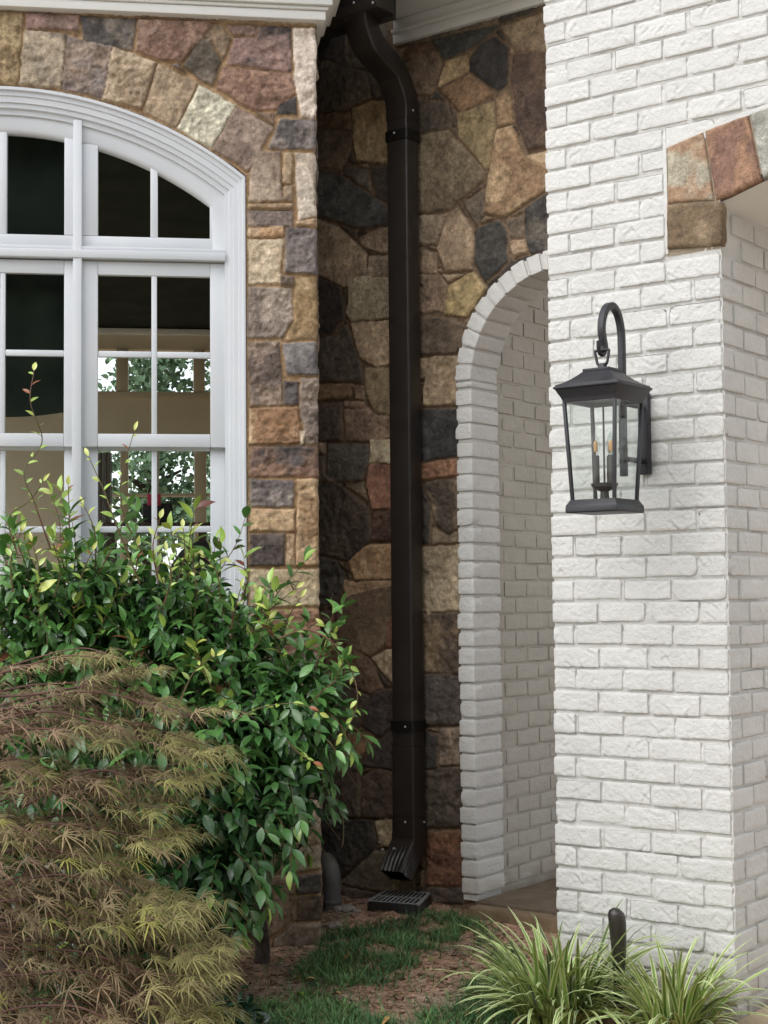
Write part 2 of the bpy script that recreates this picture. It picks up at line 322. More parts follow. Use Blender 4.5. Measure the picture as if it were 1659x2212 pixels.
ST_A = [
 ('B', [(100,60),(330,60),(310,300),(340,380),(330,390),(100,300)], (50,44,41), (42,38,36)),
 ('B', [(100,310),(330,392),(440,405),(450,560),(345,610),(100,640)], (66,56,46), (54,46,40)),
 ('B', [(350,100),(560,100),(560,560),(465,560),(440,395),(345,380)], (60,52,44), (50,44,38)),
 ('B', [(100,650),(340,640),(340,735),(100,705)], (74,56,40), (60,46,36)),
 ('B', [(350,620),(460,575),(620,580),(620,945),(375,910),(355,800)], (124,104,74), (104,86,58)),
 ('B', [(100,715),(335,745),(345,850),(285,960),(100,950)], (78,65,51), (64,53,42)),
 ('B', [(300,940),(435,965),(455,1090),(380,1050),(300,990)], (74,66,58), (58,52,46)),
 ('B', [(450,950),(600,955),(600,1180),(490,1120)], (68,61,53), (56,50,44)),
 ('B', [(100,980),(240,980),(370,1060),(600,1210),(600,1275),(400,1300),(100,1215)], (58,58,58), (46,46,47)),
 ('B', [(100,1230),(275,1300),(430,1450),(430,1550),(300,1640),(100,1530)], (120,102,82), (98,82,64)),
 ('B', [(390,1360),(500,1300),(620,1290),(620,1450),(500,1440),(400,1400)], (107,88,71), (86,70,56)),
 ('B', [(445,1460),(620,1465),(620,1570),(400,1580),(440,1540)], (112,97,80), (94,80,66)),
 ('B', [(600,270),(800,240),(865,350),(805,540),(690,540),(640,400)], (98,78,61), (80,56,42)),
 ('B', [(600,40),(1180,-60),(1180,135),(800,225),(600,262)], (90,76,60), (70,60,48)),
 ('B', [(805,232),(1180,140),(1190,150),(1075,250),(930,320),(880,335)], (58,58,55), (48,48,46)),
 ('B', [(885,345),(1005,310),(1015,400),(835,500)], (137,112,78), (120,96,62)),
 ('B', [(1090,245),(1170,205),(1240,270),(1240,470),(1180,520),(1020,400),(1020,340)], (41,39,40), (52,50,50)),
 ('B', [(1200,150),(1480,60),(1480,290),(1290,290),(1230,200)], (117,97,72), (96,78,58)),
 ('B', [(1270,310),(1480,300),(1480,830),(1350,860),(1290,690),(1260,440)], (74,55,43), (56,42,38)),
 ('B', [(840,508),(1020,425),(1160,540),(960,640),(900,570)], (114,84,56), (96,66,44)),
 ('B', [(640,560),(880,590),(915,680),(900,735),(640,780)], (70,60,50), (58,49,42)),
 ('B', [(950,650),(1155,580),(1165,720),(1130,960),(1110,965),(960,790)], (122,101,66), (104,88,58)),
 ('B', [(1165,562),(1245,512),(1270,700),(1180,720)], (118,91,63), (100,76,52)),
 ('B', [(640,790),(900,748),(980,840),(1115,985),(1110,1020),(900,1195),(640,1225)], (100,86,64), (84,70,52)),
 ('B', [(1175,740),(1255,720),(1330,880),(1480,950),(1480,1060),(1220,1240),(1105,1215),(1130,1000)], (132,106,75), (112,84,58)),
 ('B', [(1345,890),(1480,850),(1480,935),(1430,932)], (142,118,88), (124,102,74)),
 ('B', [(985,1165),(1105,1080),(1100,1230),(1060,1290)], (82,70,58), (68,58,48)),
 ('B', [(640,1235),(890,1220),(830,1390),(640,1390)], (114,97,78), (98,82,64)),
 ('B', [(890,1230),(950,1185),(1040,1310),(1035,1540),(880,1550),(840,1420)], (137,112,88), (116,94,72)),
 ('B', [(1050,1310),(1190,1255),(1225,1300),(1235,1490),(1110,1610),(1050,1500)], (53,51,49), (44,43,42)),
 ('B', [(1237,1260),(1320,1230),(1325,1350),(1250,1360)], (97,83,68), (80,68,56)),
 ('B', [(1340,1190),(1440,1110),(1500,1100),(1500,1430),(1370,1450),(1330,1320)], (45,43,43), (74,68,62)),
 ('B', [(1255,1377),(1335,1362),(1350,1440),(1270,1470)], (132,107,83), (112,90,70)),
 ('B', [(640,1400),(830,1440),(830,1560),(640,1560)], (112,90,70), (94,76,58)),
 ('B', [(860,1570),(980,1565),(905,1610)], (142,122,97), (126,106,82)),
 ('E', [(480,150),(670,235),(690,330),(690,440),(620,520),(480,560)], (45,38,35), (38,34,33)),
 ('E', [(720,210),(800,170),(1040,175),(1040,430),(740,450),(705,400),(725,320)], (124,114,92), (106,96,76)),
 ('E', [(480,570),(640,540),(700,470),(780,660),(810,800),(790,825),(480,825)], (62,54,47), (50,44,40)),
 ('E', [(730,460),(1040,440),(1040,690),(900,735),(790,680)], (127,107,84), (108,90,70)),
 ('E', [(480,842),(745,840),(740,920),(480,950)], (100,75,53), (84,62,46)),
 ('E', [(752,850),(815,850),(825,940),(765,940)], (108,86,64), (92,72,54)),
 ('E', [(820,740),(1040,735),(1040,1035),(890,1020),(835,920)], (112,95,70), (94,78,58)),
 ('E', [(480,967),(680,957),(685,1195),(480,1195)], (64,53,47), (54,45,41)),
 ('E', [(695,950),(820,950),(835,985),(700,990)], (107,83,65), (90,70,56)),
 ('E', [(695,1000),(850,990),(900,1035),(1040,1045),(1040,1165),(850,1195),(700,1195)], (112,91,73), (92,72,60)),
 ('E', [(480,1205),(575,1207),(575,1280),(480,1275)], (116,96,74), (96,80,62)),
 ('E', [(480,1285),(575,1290),(575,1400),(640,1455),(480,1450)], (76,64,52), (64,54,46)),
 ('E', [(590,1215),(840,1215),(850,1330),(800,1440),(640,1450),(585,1400)], (70,66,60), (56,53,50)),
 ('E', [(860,1190),(1040,1185),(1040,1335),(855,1335)], (152,140,117), (136,124,100)),
 ('E', [(850,1345),(1040,1345),(1040,1620),(870,1620),(835,1480)], (127,83,66), (110,72,58)),
 ('E', [(480,1460),(650,1460),(840,1610),(860,1820),(720,1940),(480,1890)], (64,54,46), (54,46,40)),
 ('E', [(710,1482),(815,1455),(835,1560)], (92,77,60), (78,66,52)),
 ('E', [(870,1637),(1040,1630),(1040,1815),(870,1820)], (78,56,47), (62,44,38)),
 ('E', [(480,1900),(640,1950),(700,2030),(700,2110),(640,2200),(480,2235)], (55,53,49), (46,45,43)),
 ('E', [(720,1950),(830,1850),(1040,1830),(1040,2060),(760,2060)], (147,117,83), (128,98,66)),
 ('E', [(690,2060),(760,2075),(1040,2070),(1040,2085),(700,2180)], (126,98,70), (104,80,58)),
 ('E', [(1110,160),(1290,160),(1340,220),(1325,350),(1310,390),(1110,400)], (114,91,71), (96,76,60)),
 ('E', [(1350,230),(1500,140),(1580,240),(1470,420),(1340,405),(1320,400)], (142,120,78), (122,102,62)),
 ('E', [(1100,430),(1350,430),(1450,480),(1430,620),(1400,650),(1100,665)], (87,72,58), (70,57,46)),
 ('E', [(1100,680),(1215,680),(1210,810),(1100,815)], (120,98,74), (102,84,62)),
 ('E', [(1225,670),(1430,668),(1430,970),(1190,980),(1190,890)], (124,102,77), (104,86,64)),
 ('E', [(1100,1000),(1430,1000),(1430,1288),(1100,1330)], (51,49,51), (42,42,44)),
 ('E', [(1100,1350),(1405,1305),(1430,1410),(1100,1440)], (132,90,62), (110,72,50)),
 ('E', [(1200,1470),(1270,1440),(1430,1440),(1430,1730),(1350,1780),(1270,1720),(1240,1600)], (60,50,42), (104,84,62)),
 ('E', [(1100,1460),(1190,1475),(1232,1600),(1225,1835),(1100,1840)], (56,51,47), (47,44,42)),
 ('E', [(1250,1740),(1345,1790),(1430,1750),(1430,1830),(1250,1840)], (97,82,62), (80,68,52)),
 ('E', [(1100,1860),(1430,1845),(1430,2255),(1100,2275)], (117,102,80), (98,84,64)),
 ('F', [(170,235),(345,235),(360,490),(170,520)], (72,52,44), (60,45,40)),
 ('F', [(360,245),(460,90),(790,30),(800,300),(760,500),(640,600),(380,480)], (90,72,54), (74,58,44)),
 ('F', [(765,290),(900,290),(900,525),(765,525)], (110,72,54), (92,62,48)),
 ('F', [(170,530),(360,500),(500,520),(620,600),(730,850),(640,900),(420,800),(170,800)], (82,62,47), (68,52,41)),
 ('F', [(640,612),(780,540),(900,540),(900,860),(830,850)], (127,110,87), (110,94,73)),
 ('F', [(720,870),(900,868),(900,1080),(830,1140),(700,1250),(560,1150),(640,910)], (48,41,40), (42,37,37)),
 ('F', [(1000,262),(1370,250),(1370,742),(1300,747),(1000,715)], (58,47,39), (88,70,50)),
 ('F', [(1000,728),(1370,757),(1370,1140),(1000,1155)], (57,50,46), (48,43,41)),
 ('F', [(1192,1172),(1370,1160),(1370,1465),(1190,1470)], (104,86,70), (76,64,54)),
 ('F', [(1000,1170),(1175,1230),(1170,1490),(1000,1505)], (46,42,40), (40,38,37)),
 ('F', [(430,1210),(640,1210),(650,1290),(530,1440),(380,1460),(300,1330)], (104,75,48), (78,58,42)),
 ('F', [(560,1465),(690,1290),(830,1180),(900,1160),(900,1520),(700,1490)], (49,42,38), (43,38,36)),
 ('F', [(570,1560),(700,1500),(900,1535),(900,1880),(700,1890),(570,1880)], (63,49,39), (54,43,36)),
 ('F', [(170,1400),(370,1470),(540,1480),(550,1880),(170,1880)], (58,47,39), (50,42,36)),
 ('F', [(170,820),(420,815),(630,920),(545,1150),(480,1200),(280,1320),(170,1380)], (60,50,43), (52,44,39)),
 ('F', [(1000,1520),(1370,1480),(1370,1960),(1000,1965)], (60,50,42), (50,43,38)),
 ('G', [(615,232),(690,215),(900,240),(900,430),(650,415)], (117,102,77), (102,88,66)),
 ('G', [(160,215),(600,225),(620,370),(600,440),(350,660),(160,690)], (45,41,37), (40,37,35)),
 ('G', [(350,690),(600,450),(900,445),(900,760),(640,745)], (82,72,55), (66,58,46)),
 ('G', [(980,307),(1245,307),(1245,705),(980,702)], (94,58,37), (78,48,34)),
 ('G', [(160,700),(340,702),(620,755),(900,775),(900,830),(160,830)], (60,50,42), (50,43,38)),
 ('G', [(980,715),(1245,715),(1245,830),(980,830)], (66,54,44), (54,46,40)),
]
PALW = [(150,130,105), (120,100,85), (105,95,92), (165,140,108), (135,108,90), (175,155,130)]
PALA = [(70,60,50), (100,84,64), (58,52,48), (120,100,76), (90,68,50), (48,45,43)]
def stone_field(fr, U, Z, stones, pal, k, mortar, seed, rough=1., proud=1., sat=.58):
    """heights (m) and colours on a grid of wall points"""
    P2 = np.stack([U, Z], -1); P3 = np.concatenate([P2, np.full(U.shape+(1,), seed*1.7)], -1)
    W = P2+np.stack([fbm(P3, 14, 2, seed), fbm(P3, 14, 2, seed+5)], -1)*.0055+np.stack([vn(P3, 55, seed+2), vn(P3, 55, seed+6)], -1)*.0035
    best = np.full(U.shape, -9.); idx = np.full(U.shape, -1, int)
    ds_ = lambda c: (lambda m: tuple((m+(v-m)*sat)*w_ for v, w_ in zip(c, (1.02, 1.0, .955))))(sum(c)/3)
    stones = [(a_, p_, ds_(x1), ds_(x2)) for a_, p_, x1, x2 in stones]; pal = [ds_(c) for c in pal]
    for i, (crop, pts, c1, c2) in enumerate(stones):
        pl = np.array([onframe(fr, x, y) for x, y in px(crop, pts)])
        lo, hi = pl.min(0)-.06, pl.max(0)+.06
        ii = np.where((W[..., 0] > lo[0]) & (W[..., 0] < hi[0]) & (W[..., 1] > lo[1]) & (W[..., 1] < hi[1]))
        if not len(ii[0]): continue
        p = W[ii]; d = np.full(len(p), 9.); ins = np.zeros(len(p), bool)
        for a, b in zip(pl, np.roll(pl, -1, 0)):
            e = b-a; tt = np.clip(((p-a)@e)/(e@e+1e-12), 0, 1); d = np.minimum(d, np.linalg.norm(p-a-tt[:, None]*e, axis=1))
            cr = ((a[1] > p[:, 1]) != (b[1] > p[:, 1])); ins ^= cr & (p[:, 0] < e[0]*(p[:, 1]-a[1])/(e[1]+1e-12)+a[0])
        sd = np.where(ins, d, -d); m = sd > best[ii]
        q = tuple(x[m] for x in ii); best[q] = sd[m]; idx[q] = i
    # rubble between and beyond the outlined stones
    cs = .17; S = W/np.array([cs*1.25, cs]); I = np.floor(S).astype(int); d1 = np.full(U.shape, 9.); d2 = d1.copy(); vid = np.zeros(U.shape, int)
    for dx in (-1, 0, 1):
        for dy in (-1, 0, 1):
            cx, cy = I[..., 0]+dx, I[..., 1]+dy
            X = cx+.5+.42*(2*_hash(cx, cy, 0*cx+3, seed)-1); Y = cy+.5+.42*(2*_hash(cx, cy, 0*cx+9, seed)-1)
            dd = np.hypot((X-S[..., 0])*1.25, Y-S[..., 1])*cs; n = dd < d1
            d2 = np.where(n, d1, np.minimum(d2, dd)); vid = np.where(n, (cx*131+cy*7919) & 0xffff, vid); d1 = np.where(n, dd, d1)
    vs = np.minimum((d2-d1)/2-.005, -best-.012); use = (vs > best) & (best < -.014)
    sd = np.where(use, vs, best); idx = np.where(use, 1000+vid, idx)
    r1 = _hash(idx, 0*idx, 0*idx+1, seed); r2 = _hash(idx, 0*idx+4, 0*idx+1, seed); r3 = _hash(idx, 0*idx+8, 0*idx+1, seed)
    sd = sd+.0034; in_ = sstep(.0, .0040, sd)
    rnd = 1-(1-np.clip(sd/.008, 0, 1))**2.4
    rid = 1-np.abs(fbm(P3+r1[..., None]*9, 15, 4, seed+31, .62))*2.4
    rgh = rough*(.35+.85*r2); face = .008*rgh*fbm(P3+r1[..., None]*9, 8, 5, seed+11, .58)+.013*rgh*(rid-.55)+.0024*rgh*fbm(P3, 60, 3, seed+13)
    h = in_*(rnd*(.011+.011*r3)*proud+face*np.clip(sd/.016, 0, 1))+(1-in_)*.0015*fbm(P3, 60, 3, seed+3)
    h = h-.010*proud
    C = np.zeros(U.shape+(3,))
    def kf(s):  # lifts stone colour left of the downspout and low down, offsetting the recess's shade
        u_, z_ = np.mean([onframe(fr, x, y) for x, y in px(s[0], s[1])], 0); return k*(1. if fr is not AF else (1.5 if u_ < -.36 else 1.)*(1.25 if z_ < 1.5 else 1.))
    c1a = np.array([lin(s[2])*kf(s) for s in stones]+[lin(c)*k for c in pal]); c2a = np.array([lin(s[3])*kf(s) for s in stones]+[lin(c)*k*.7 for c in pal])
    ci = np.where(idx >= 1000, len(stones)+(idx % max(1, len(pal))), np.maximum(idx, 0))
    bl = sstep(-.18, .22, fbm(P3+r2[..., None]*5, 7.5, 5, seed+41, .62))
    C = c1a[ci]*(1-bl[..., None])+c2a[ci]*bl[..., None]
    gr = .5+.5*fbm(P3+r1[..., None]*3, 34, 4, seed+51, .65); C = C*(.52+.96*gr)[..., None]
    edge = sstep(.006, .0, sd)*.18; rust = np.array(lin((140,116,88)))*k
    C = C*(1-edge[..., None])+rust*(edge*.9)[..., None]
    mo = np.array(lin(mortar))*k*(.75+.5*(.5+.5*fbm(P3, 25, 4, seed+61)))[..., None]
    return h, C*in_[..., None]+mo*(1-in_)[..., None]
def grid_faces(ny, nx, keep=None):
    i = np.arange(ny*nx).reshape(ny, nx); f = np.stack([i[:-1, :-1], i[:-1, 1:], i[1:, 1:], i[1:, :-1]], -1)
    return f[keep] if keep is not None else f.reshape(-1, 4)
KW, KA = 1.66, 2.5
# ---- front stone wall with the arched window
UC, HW, AR, AZ, SPR = -1.30, .996, 1.60, 1.911, 3.160
SILL = 1.225
win_root = thing('stone_wall', WF.p(-.6, 0, 0), 'front wall of tan and grey split fieldstone around the white arched window', 'wall')
us = np.concatenate([np.arange(-3.4, -1.45, .014), np.arange(-1.45, .0001, .0055)]); zs = np.arange(-.12, 3.9, .0055)
U, Z = np.meshgrid(us, zs)
h, C = stone_field(WF, U, Z, ST_W, PALW, KW, (146,122,94), 3)
arc = AZ+np.sqrt(np.maximum(AR**2-(U-UC)**2, 0))
sdo = np.minimum(np.minimum(HW-np.abs(U-UC), Z-SILL), np.where(np.abs(U-UC) < HW+.1, (AR-np.hypot(U-UC, Z-AZ)), -9))
ed = .004*fbm(np.stack([U, Z], -1), 22, 3, 77)
D = h*sstep(.0, -.014, sdo+ed)+np.where(sdo+ed > 0, -.07, 0)
# rough vertical corner: the last columns wrap round it
wob = .007*fbm(np.stack([0*Z, Z], -1), 9, 4, 5)+.004*vn(np.stack([0*Z, Z], -1), 40, 9)
U2 = U+wob*sstep(-.12, 0, U)
D = D-.016*sstep(-.022, .0, U)**2
V = WF.p(U2, D, Z); keep = ~((sdo > .03)[:-1, :-1] & (sdo > .03)[1:, 1:] & (sdo > .03)[:-1, 1:] & (sdo > .03)[1:, :-1])
mk('masonry', V.reshape(-1, 3), [grid_faces(*U.shape, keep)], M['stone'], win_root, C.reshape(-1, 3), True)
RF = Fr(WF.p(.0, -.02, 0), -WF.n, WF.u)          # return of the corner, running back to the recessed wall
us = np.arange(0, 1.25, .011); zs2 = np.arange(-.12, 3.9, .011); U, Z = np.meshgrid(us, zs2)
h, C = stone_field(RF, U, Z, [], PALW, KW, (146,122,94), 13)
wob2 = .007*fbm(np.stack([0*Z, Z], -1), 9, 4, 5)+.004*vn(np.stack([0*Z, Z], -1), 40, 9)
V = RF.p(U, (h-.006)*sstep(0, .03, U)+wob2*sstep(.1, 0, U), Z)
mk('return_masonry', V.reshape(-1, 3), [grid_faces(*U.shape)], M['stone'], win_root, C.reshape(-1, 3), True)
# ---- cornice over it
b = MB()
for (z0, z1, d) in ((3.832, 3.872, .045), (3.872, 3.888, .056), (3.888, 3.935, .072), (3.935, 3.98, .10), (3.98, 4.10, .125)):
    b.box(WF, -3.6, d-.01, -.30, d, z0, z1-.001)
b.build('cornice', M['cream'], win_root, .004)
b = MB(); b.box(WF, -3.6, .16, -2.0, .18, 4.101, 4.30); b.build('roof_edge', M['bronze'], win_root, .004)

# ---- the window: a part of that wall
win = bpy.data.objects.new('window', None); COLL.objects.link(win); win.parent = win_root; win.location = Vector(WF.p(UC+.6, 0, SILL)-WF.p(0, 0, 0)); win.empty_display_size = .05
UR = UC+HW
def arch_path(s, ku, zb, n=40):
    """one line of the frame, s metres inside the opening's edge: up the right, over the arch, down the left"""
    hw = HW-s*ku; r = AR-s; th = math.asin(min(1, hw/r)); zz = AZ+r*math.cos(th)
    pts = [(UC+hw, zb)]+[(UC+hw, zb+(zz-zb)*k) for k in (.5,)]
    pts += [(UC+r*math.sin(a), AZ+r*math.cos(a)) for a in np.linspace(th, -th, n)]
    pts += [(UC-hw, zb+(zz-zb)*.5), (UC-hw, zb)]
    return np.array(pts)
def sweep(profile, ku, zb):
    L = []
    for s, d in profile:
        p = arch_path(s, ku, zb); L.append(WF.p(p[:, 0], d, p[:, 1]))
    n = len(L[0]); V = np.concatenate(L); F = [(i*n+k, i*n+k+1, (i+1)*n+k+1, (i+1)*n+k) for i in range(len(L)-1) for k in range(n-1)]
    return V, F
b = MB()
b.add(*sweep([(.0, -.07), (.0, .004), (.003, .007), (.013, .007), (.016, .003), (.017, -.004), (.034, -.006), (.036, -.012), (.060, -.014), (.062, -.022), (.080, -.024), (.084, -.038), (.104, -.040), (.104, -.09)], .82, SILL))
b.add(*sweep([(.100, -.052), (.160, -.052), (.172, -.060), (.178, -.068), (.178, -.095)], .82, 2.86))
b.build('casing', M['white'], win, 0, True)
def bars(lst, name, parent=win, bev=.003):
    b = MB()
    for (u0, u1, d0, d1, z0, z1) in lst: b.box(WF, u0, u1, d0, d1, z0, z1)
    return b.build(name, M['white'], parent, bev)
mir = lambda u0, u1: (2*UC-u1, 2*UC-u0)
def arcz(u, r): return AZ+math.sqrt(r*r-(u-UC)**2)
ML = (-1.014, -.979)
for m in (ML, mir(*ML)):
    uo = max(m, key=lambda v: abs(v-UC))
    bars([(m[0], m[1], -.10, -.030, SILL, arcz(uo, AR-.085)), (m[0]-.004, m[0], -.10, -.046, SILL, 2.80), (m[1], m[1]+.004, -.10, -.046, SILL, 2.80)], 'mullion')
units = [((ML[1]+.001), UR-.083, [(-.914, -.698), (-.667, -.450)]), (2*UC-ML[0]+.0, ML[0]-.001, [(2*UC+1.052, UC-.015), (UC+.015, -1.052)])]
units[1] = (2*UC-ML[0]+.001, ML[0]-.001, [(2*UC+1.052, UC-.015), (UC+.015, -1.052)])
units.append((*mir(ML[1]+.001, UR-.083), [mir(-.667, -.450), mir(-.914, -.698)]))
bars([(UR-2*HW+.083, UR-.083, -.11, -.024, 2.812, 2.846), (UR-2*HW+.084, UR-.084, -.11, -.034, 2.847, 2.862)], 'transom_bar')
for (ua, ub, gl) in units:
    g0, g1 = gl[0][0], gl[1][1]
    # arched light over the transom
    ua, ub = ua-.010, ub+.010; lst = [(ua, g0, -.10, -.056, 2.912, arcz(min(ua, g0) if ub < UC else (ua if abs(ua-UC) > abs(g0-UC) else g0), 1.44)), (g1, ub, -.10, -.056, 2.912, arcz(ub if abs(ub-UC) > abs(g1-UC) else g1, 1.46)), (ua, ub, -.10, -.055, 2.863, 2.911), (gl[0][1], gl[1][0], -.10, -.060, 2.912, arcz(gl[0][1] if abs(gl[0][1]-UC) > abs(gl[1][0]-UC) else gl[1][0], 1.45))]
    bars(lst, 'sash', bev=.004)
    V = []; F = []
    for (a, c) in gl:
        uu = np.linspace(a-.004, c+.004, 9); k = len(V)
        V += [WF.p(a-.004, -.085, 2.905), WF.p(c+.004, -.085, 2.905)]+[WF.p(x, -.085, arcz(x, 1.43)) for x in uu[::-1]]; F.append(tuple(range(k, k+11)))
    MB().add(V, F).build('pane', M['glass'], win)
    # double-hung sashes below
    for (z0, z1, zm, d, gt, gb) in ((2.030, 2.806, 2.418, -.058, 2.749, 2.085), (1.262, 2.052, 1.690, -.092, 2.018, 1.325)):
        a, e = ua-.002, ub+.002
        lst = [(a, g0, d-.034, d, z0, z1), (g1, e, d-.034, d, z0, z1), (g0, g1, d-.034, d-.0006, gt, z1), (g0, g1, d-.034, d-.0006, z0, gb), (gl[0][1]+.004, gl[1][0]-.004, d-.03, d-.004, gb, gt)]
        for (p, q2) in ((g0, gl[0][1]+.004), (gl[1][0]-.004, g1)): lst.append((p, q2, d-.03, d-.005, zm-.013, zm+.013))
        bars(lst, 'sash', bev=.004)
        V = [WF.p(g0-.003, d-.018, gb-.003), WF.p(g1+.003, d-.018, gb-.003), WF.p(g1+.003, d-.018, gt+.003), WF.p(g0-.003, d-.018, gt+.003)]
        MB().add(V, [(0, 1, 2, 3)]).build('pane', M['glass'], win)
bars([(UR-2*HW-.03, UR+.03, -.12, .035, 1.175, 1.218), (UR-2*HW+.083, UR-.083, -.13, -.02, 1.219, 1.262)], 'sill')

# ---- recessed stone wall with downspout, brick arch and soffit
rec = thing('stone_wall', AF.p(-.5, 0, 0), 'shaded recessed wall of dark brown fieldstone behind the black downspout', 'wall')
AU0, ARI, ARO, ASP = -.014, .458, .544, 2.375    # arch: left outer edge, radii, spring height
AUC = AU0+ARO
us = np.arange(-1.03, 1.35, .0062); zs = np.arange(-.12, 4.5, .0062); U, Z = np.meshgrid(us, zs)
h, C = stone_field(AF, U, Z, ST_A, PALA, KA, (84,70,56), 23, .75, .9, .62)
sda = np.where(Z > ASP, ARI+.02-np.hypot(U-AUC, Z-ASP), ARI+.02-np.abs(U-AUC))
keep = ~((sda > .0)[:-1, :-1] & (sda > .0)[1:, 1:] & (sda > .0)[:-1, 1:] & (sda > .0)[1:, :-1])
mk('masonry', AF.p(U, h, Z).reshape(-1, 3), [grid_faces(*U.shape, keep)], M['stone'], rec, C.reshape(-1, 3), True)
b = MB(); zf = 4.028
b.box(AF, -.352, .95, -.02, .030, zf, zf+.048); b.box(AF, -.352, .95, -.02, .045, zf+.049, zf+.066); b.box(AF, -.352, .95, -.02, .026, zf+.067, zf+.118)
b.box(AF, -.352, .95, -.3, .48, zf+.119, zf+.16)
b.build('soffit', M['cream'], rec, .004)
b = MB(); b.box(AF, -2.2, .95, -1.5, .4, 4.52, 4.6); b.build('roof_deck', M['dark'], rec)

# ================================================================== PAINTED BRICK
def brick_mesh(specs, res, seed, crease=True):
    """specs: (frame, u0,u1,d0,d1,z0,z1) boxes -> rough rounded bricks in one mesh"""
    Vs, Fs, n0 = [], [], 0; ids = []
    for bi, (fr, u0, u1, d0, d1, z0, z1) in enumerate(specs):
        c = np.array([(u0+u1)/2, (d0+d1)/2, (z0+z1)/2]); H = np.array([(u1-u0)/2, (d1-d0)/2, (z1-z0)/2])
        rg = np.random.default_rng(seed*1000+bi); fr_res = res if np.isscalar(res) else res(fr, c)
        tilt = rg.normal(0, .0016, 3)
        slashes = []; off = rg.normal(0, .0011); chips = [(rg.choice([-1, 1])*H[0], rg.choice([-1, 1])*H[2], rg.uniform(.008, .02)) for _ in range(rg.integers(0, 3))] if rg.random() < .4 else []
        if crease and rg.random() < .45:
            for _ in range(rg.integers(1, 4)):
                an = rg.choice([-1, 1])*rg.uniform(.3, 1.1); slashes.append((rg.uniform(-.9, .9)*H[0], rg.uniform(-.8, .8)*H[2], math.cos(an), math.sin(an), rg.uniform(.012, .03), rg.uniform(.6, 1.2)))
        for ax, sgn in ((1, 1), (0, 1), (0, -1), (2, 1), (2, -1)):
            a1, a2 = [k for k in (0, 1, 2) if k != ax]
            n1 = max(2, int(2*H[a1]/fr_res)+1); n2 = max(2, int(2*H[a2]/fr_res)+1)
            g1, g2 = np.meshgrid(np.linspace(-H[a1], H[a1], n1), np.linspace(-H[a2], H[a2], n2))
            P = np.zeros(g1.shape+(3,)); P[..., a1] = g1; P[..., a2] = g2; P[..., ax] = sgn*H[ax]
            r = .005; inner = np.clip(P, -(H-r), H-r); dv = P-inner; L = np.linalg.norm(dv, axis=-1, keepdims=True); nrm = dv/np.maximum(L, 1e-9); P = inner+nrm*r
            Q = P+c+np.array([bi*.731, 0, 0])
            disp = .0022*fbm(Q, 30, 3, seed, .6)+.0011*vn(Q, 120, seed+3)
            if ax == 1:
                for (sx, sz, cx, cz, ln, am) in slashes:
                    X, Y = P[..., 0]-sx, P[..., 2]-sz; al = X*cx+Y*cz; ac = -X*cz+Y*cx; w = np.exp(-(al/ln)**4)
                    disp = disp+am*w*(-.0030*np.exp(-(ac/.0042)**2)+.0022*np.exp(-((ac-.008)/.005)**2))
            if ax == 1:
                disp = disp+off
            for (sx, sz, rr) in chips: disp = disp-.0075*np.exp(-(((P[..., 0]-sx)**2+(P[..., 2]-sz)**2)/rr**2))*(P[..., 1] > H[1]*.5)
            P = P+nrm*disp[..., None]
            P = P+c+tilt*np.array([1, 1, 1])
            W = fr.o+P[..., 0:1]*fr.u+P[..., 1:2]*fr.n+P[..., 2:3]*UP
            ids.append(np.full(n1*n2, (bi*.6180339) % 1)); Vs.append(W.reshape(-1, 3)); Fs.append(grid_faces(n2, n1)+n0 if (sgn > 0) == (ax != 1) else grid_faces(n2, n1)[:, ::-1]+n0); n0 += n1*n2
    brick_mesh.tone = np.concatenate(ids)
    return np.concatenate(Vs), np.concatenate(Fs)
def paint(V, base, var=.05, seed=0, tone=None):
    g = fbm(V, 2.2, 3, seed)*var+fbm(V, 40, 2, seed+9)*var*.4
    if tone is not None: g = g+(tone-.5)*.06
    C = np.array(base)*(1+g)[:, None]; m = np.clip(1-(V[:, 2]-.02)/.24, 0, 1)**1.6*np.clip(.5+1.1*fbm(V, 14, 4, 88), 0, 1)*.75
    return C*(1-m[:, None])+C*m[:, None]*np.array([.62, .52, .40])
WHITE = (.73, .724, .695)
CP = .0786; Z0 = 3.4933+.0007; JT = .0115; CORN = .676; MOD = CORN/3.5
bw = thing('brick_wall', PF.p(.35, 0, 0), 'white painted brick pier with a stone arch springing at its right, lantern mounted on it', 'wall')
RFp = Fr(PF.p(CORN, 0, 0), -PF.n, PF.u)         # jamb of the big arch (u runs away from us)
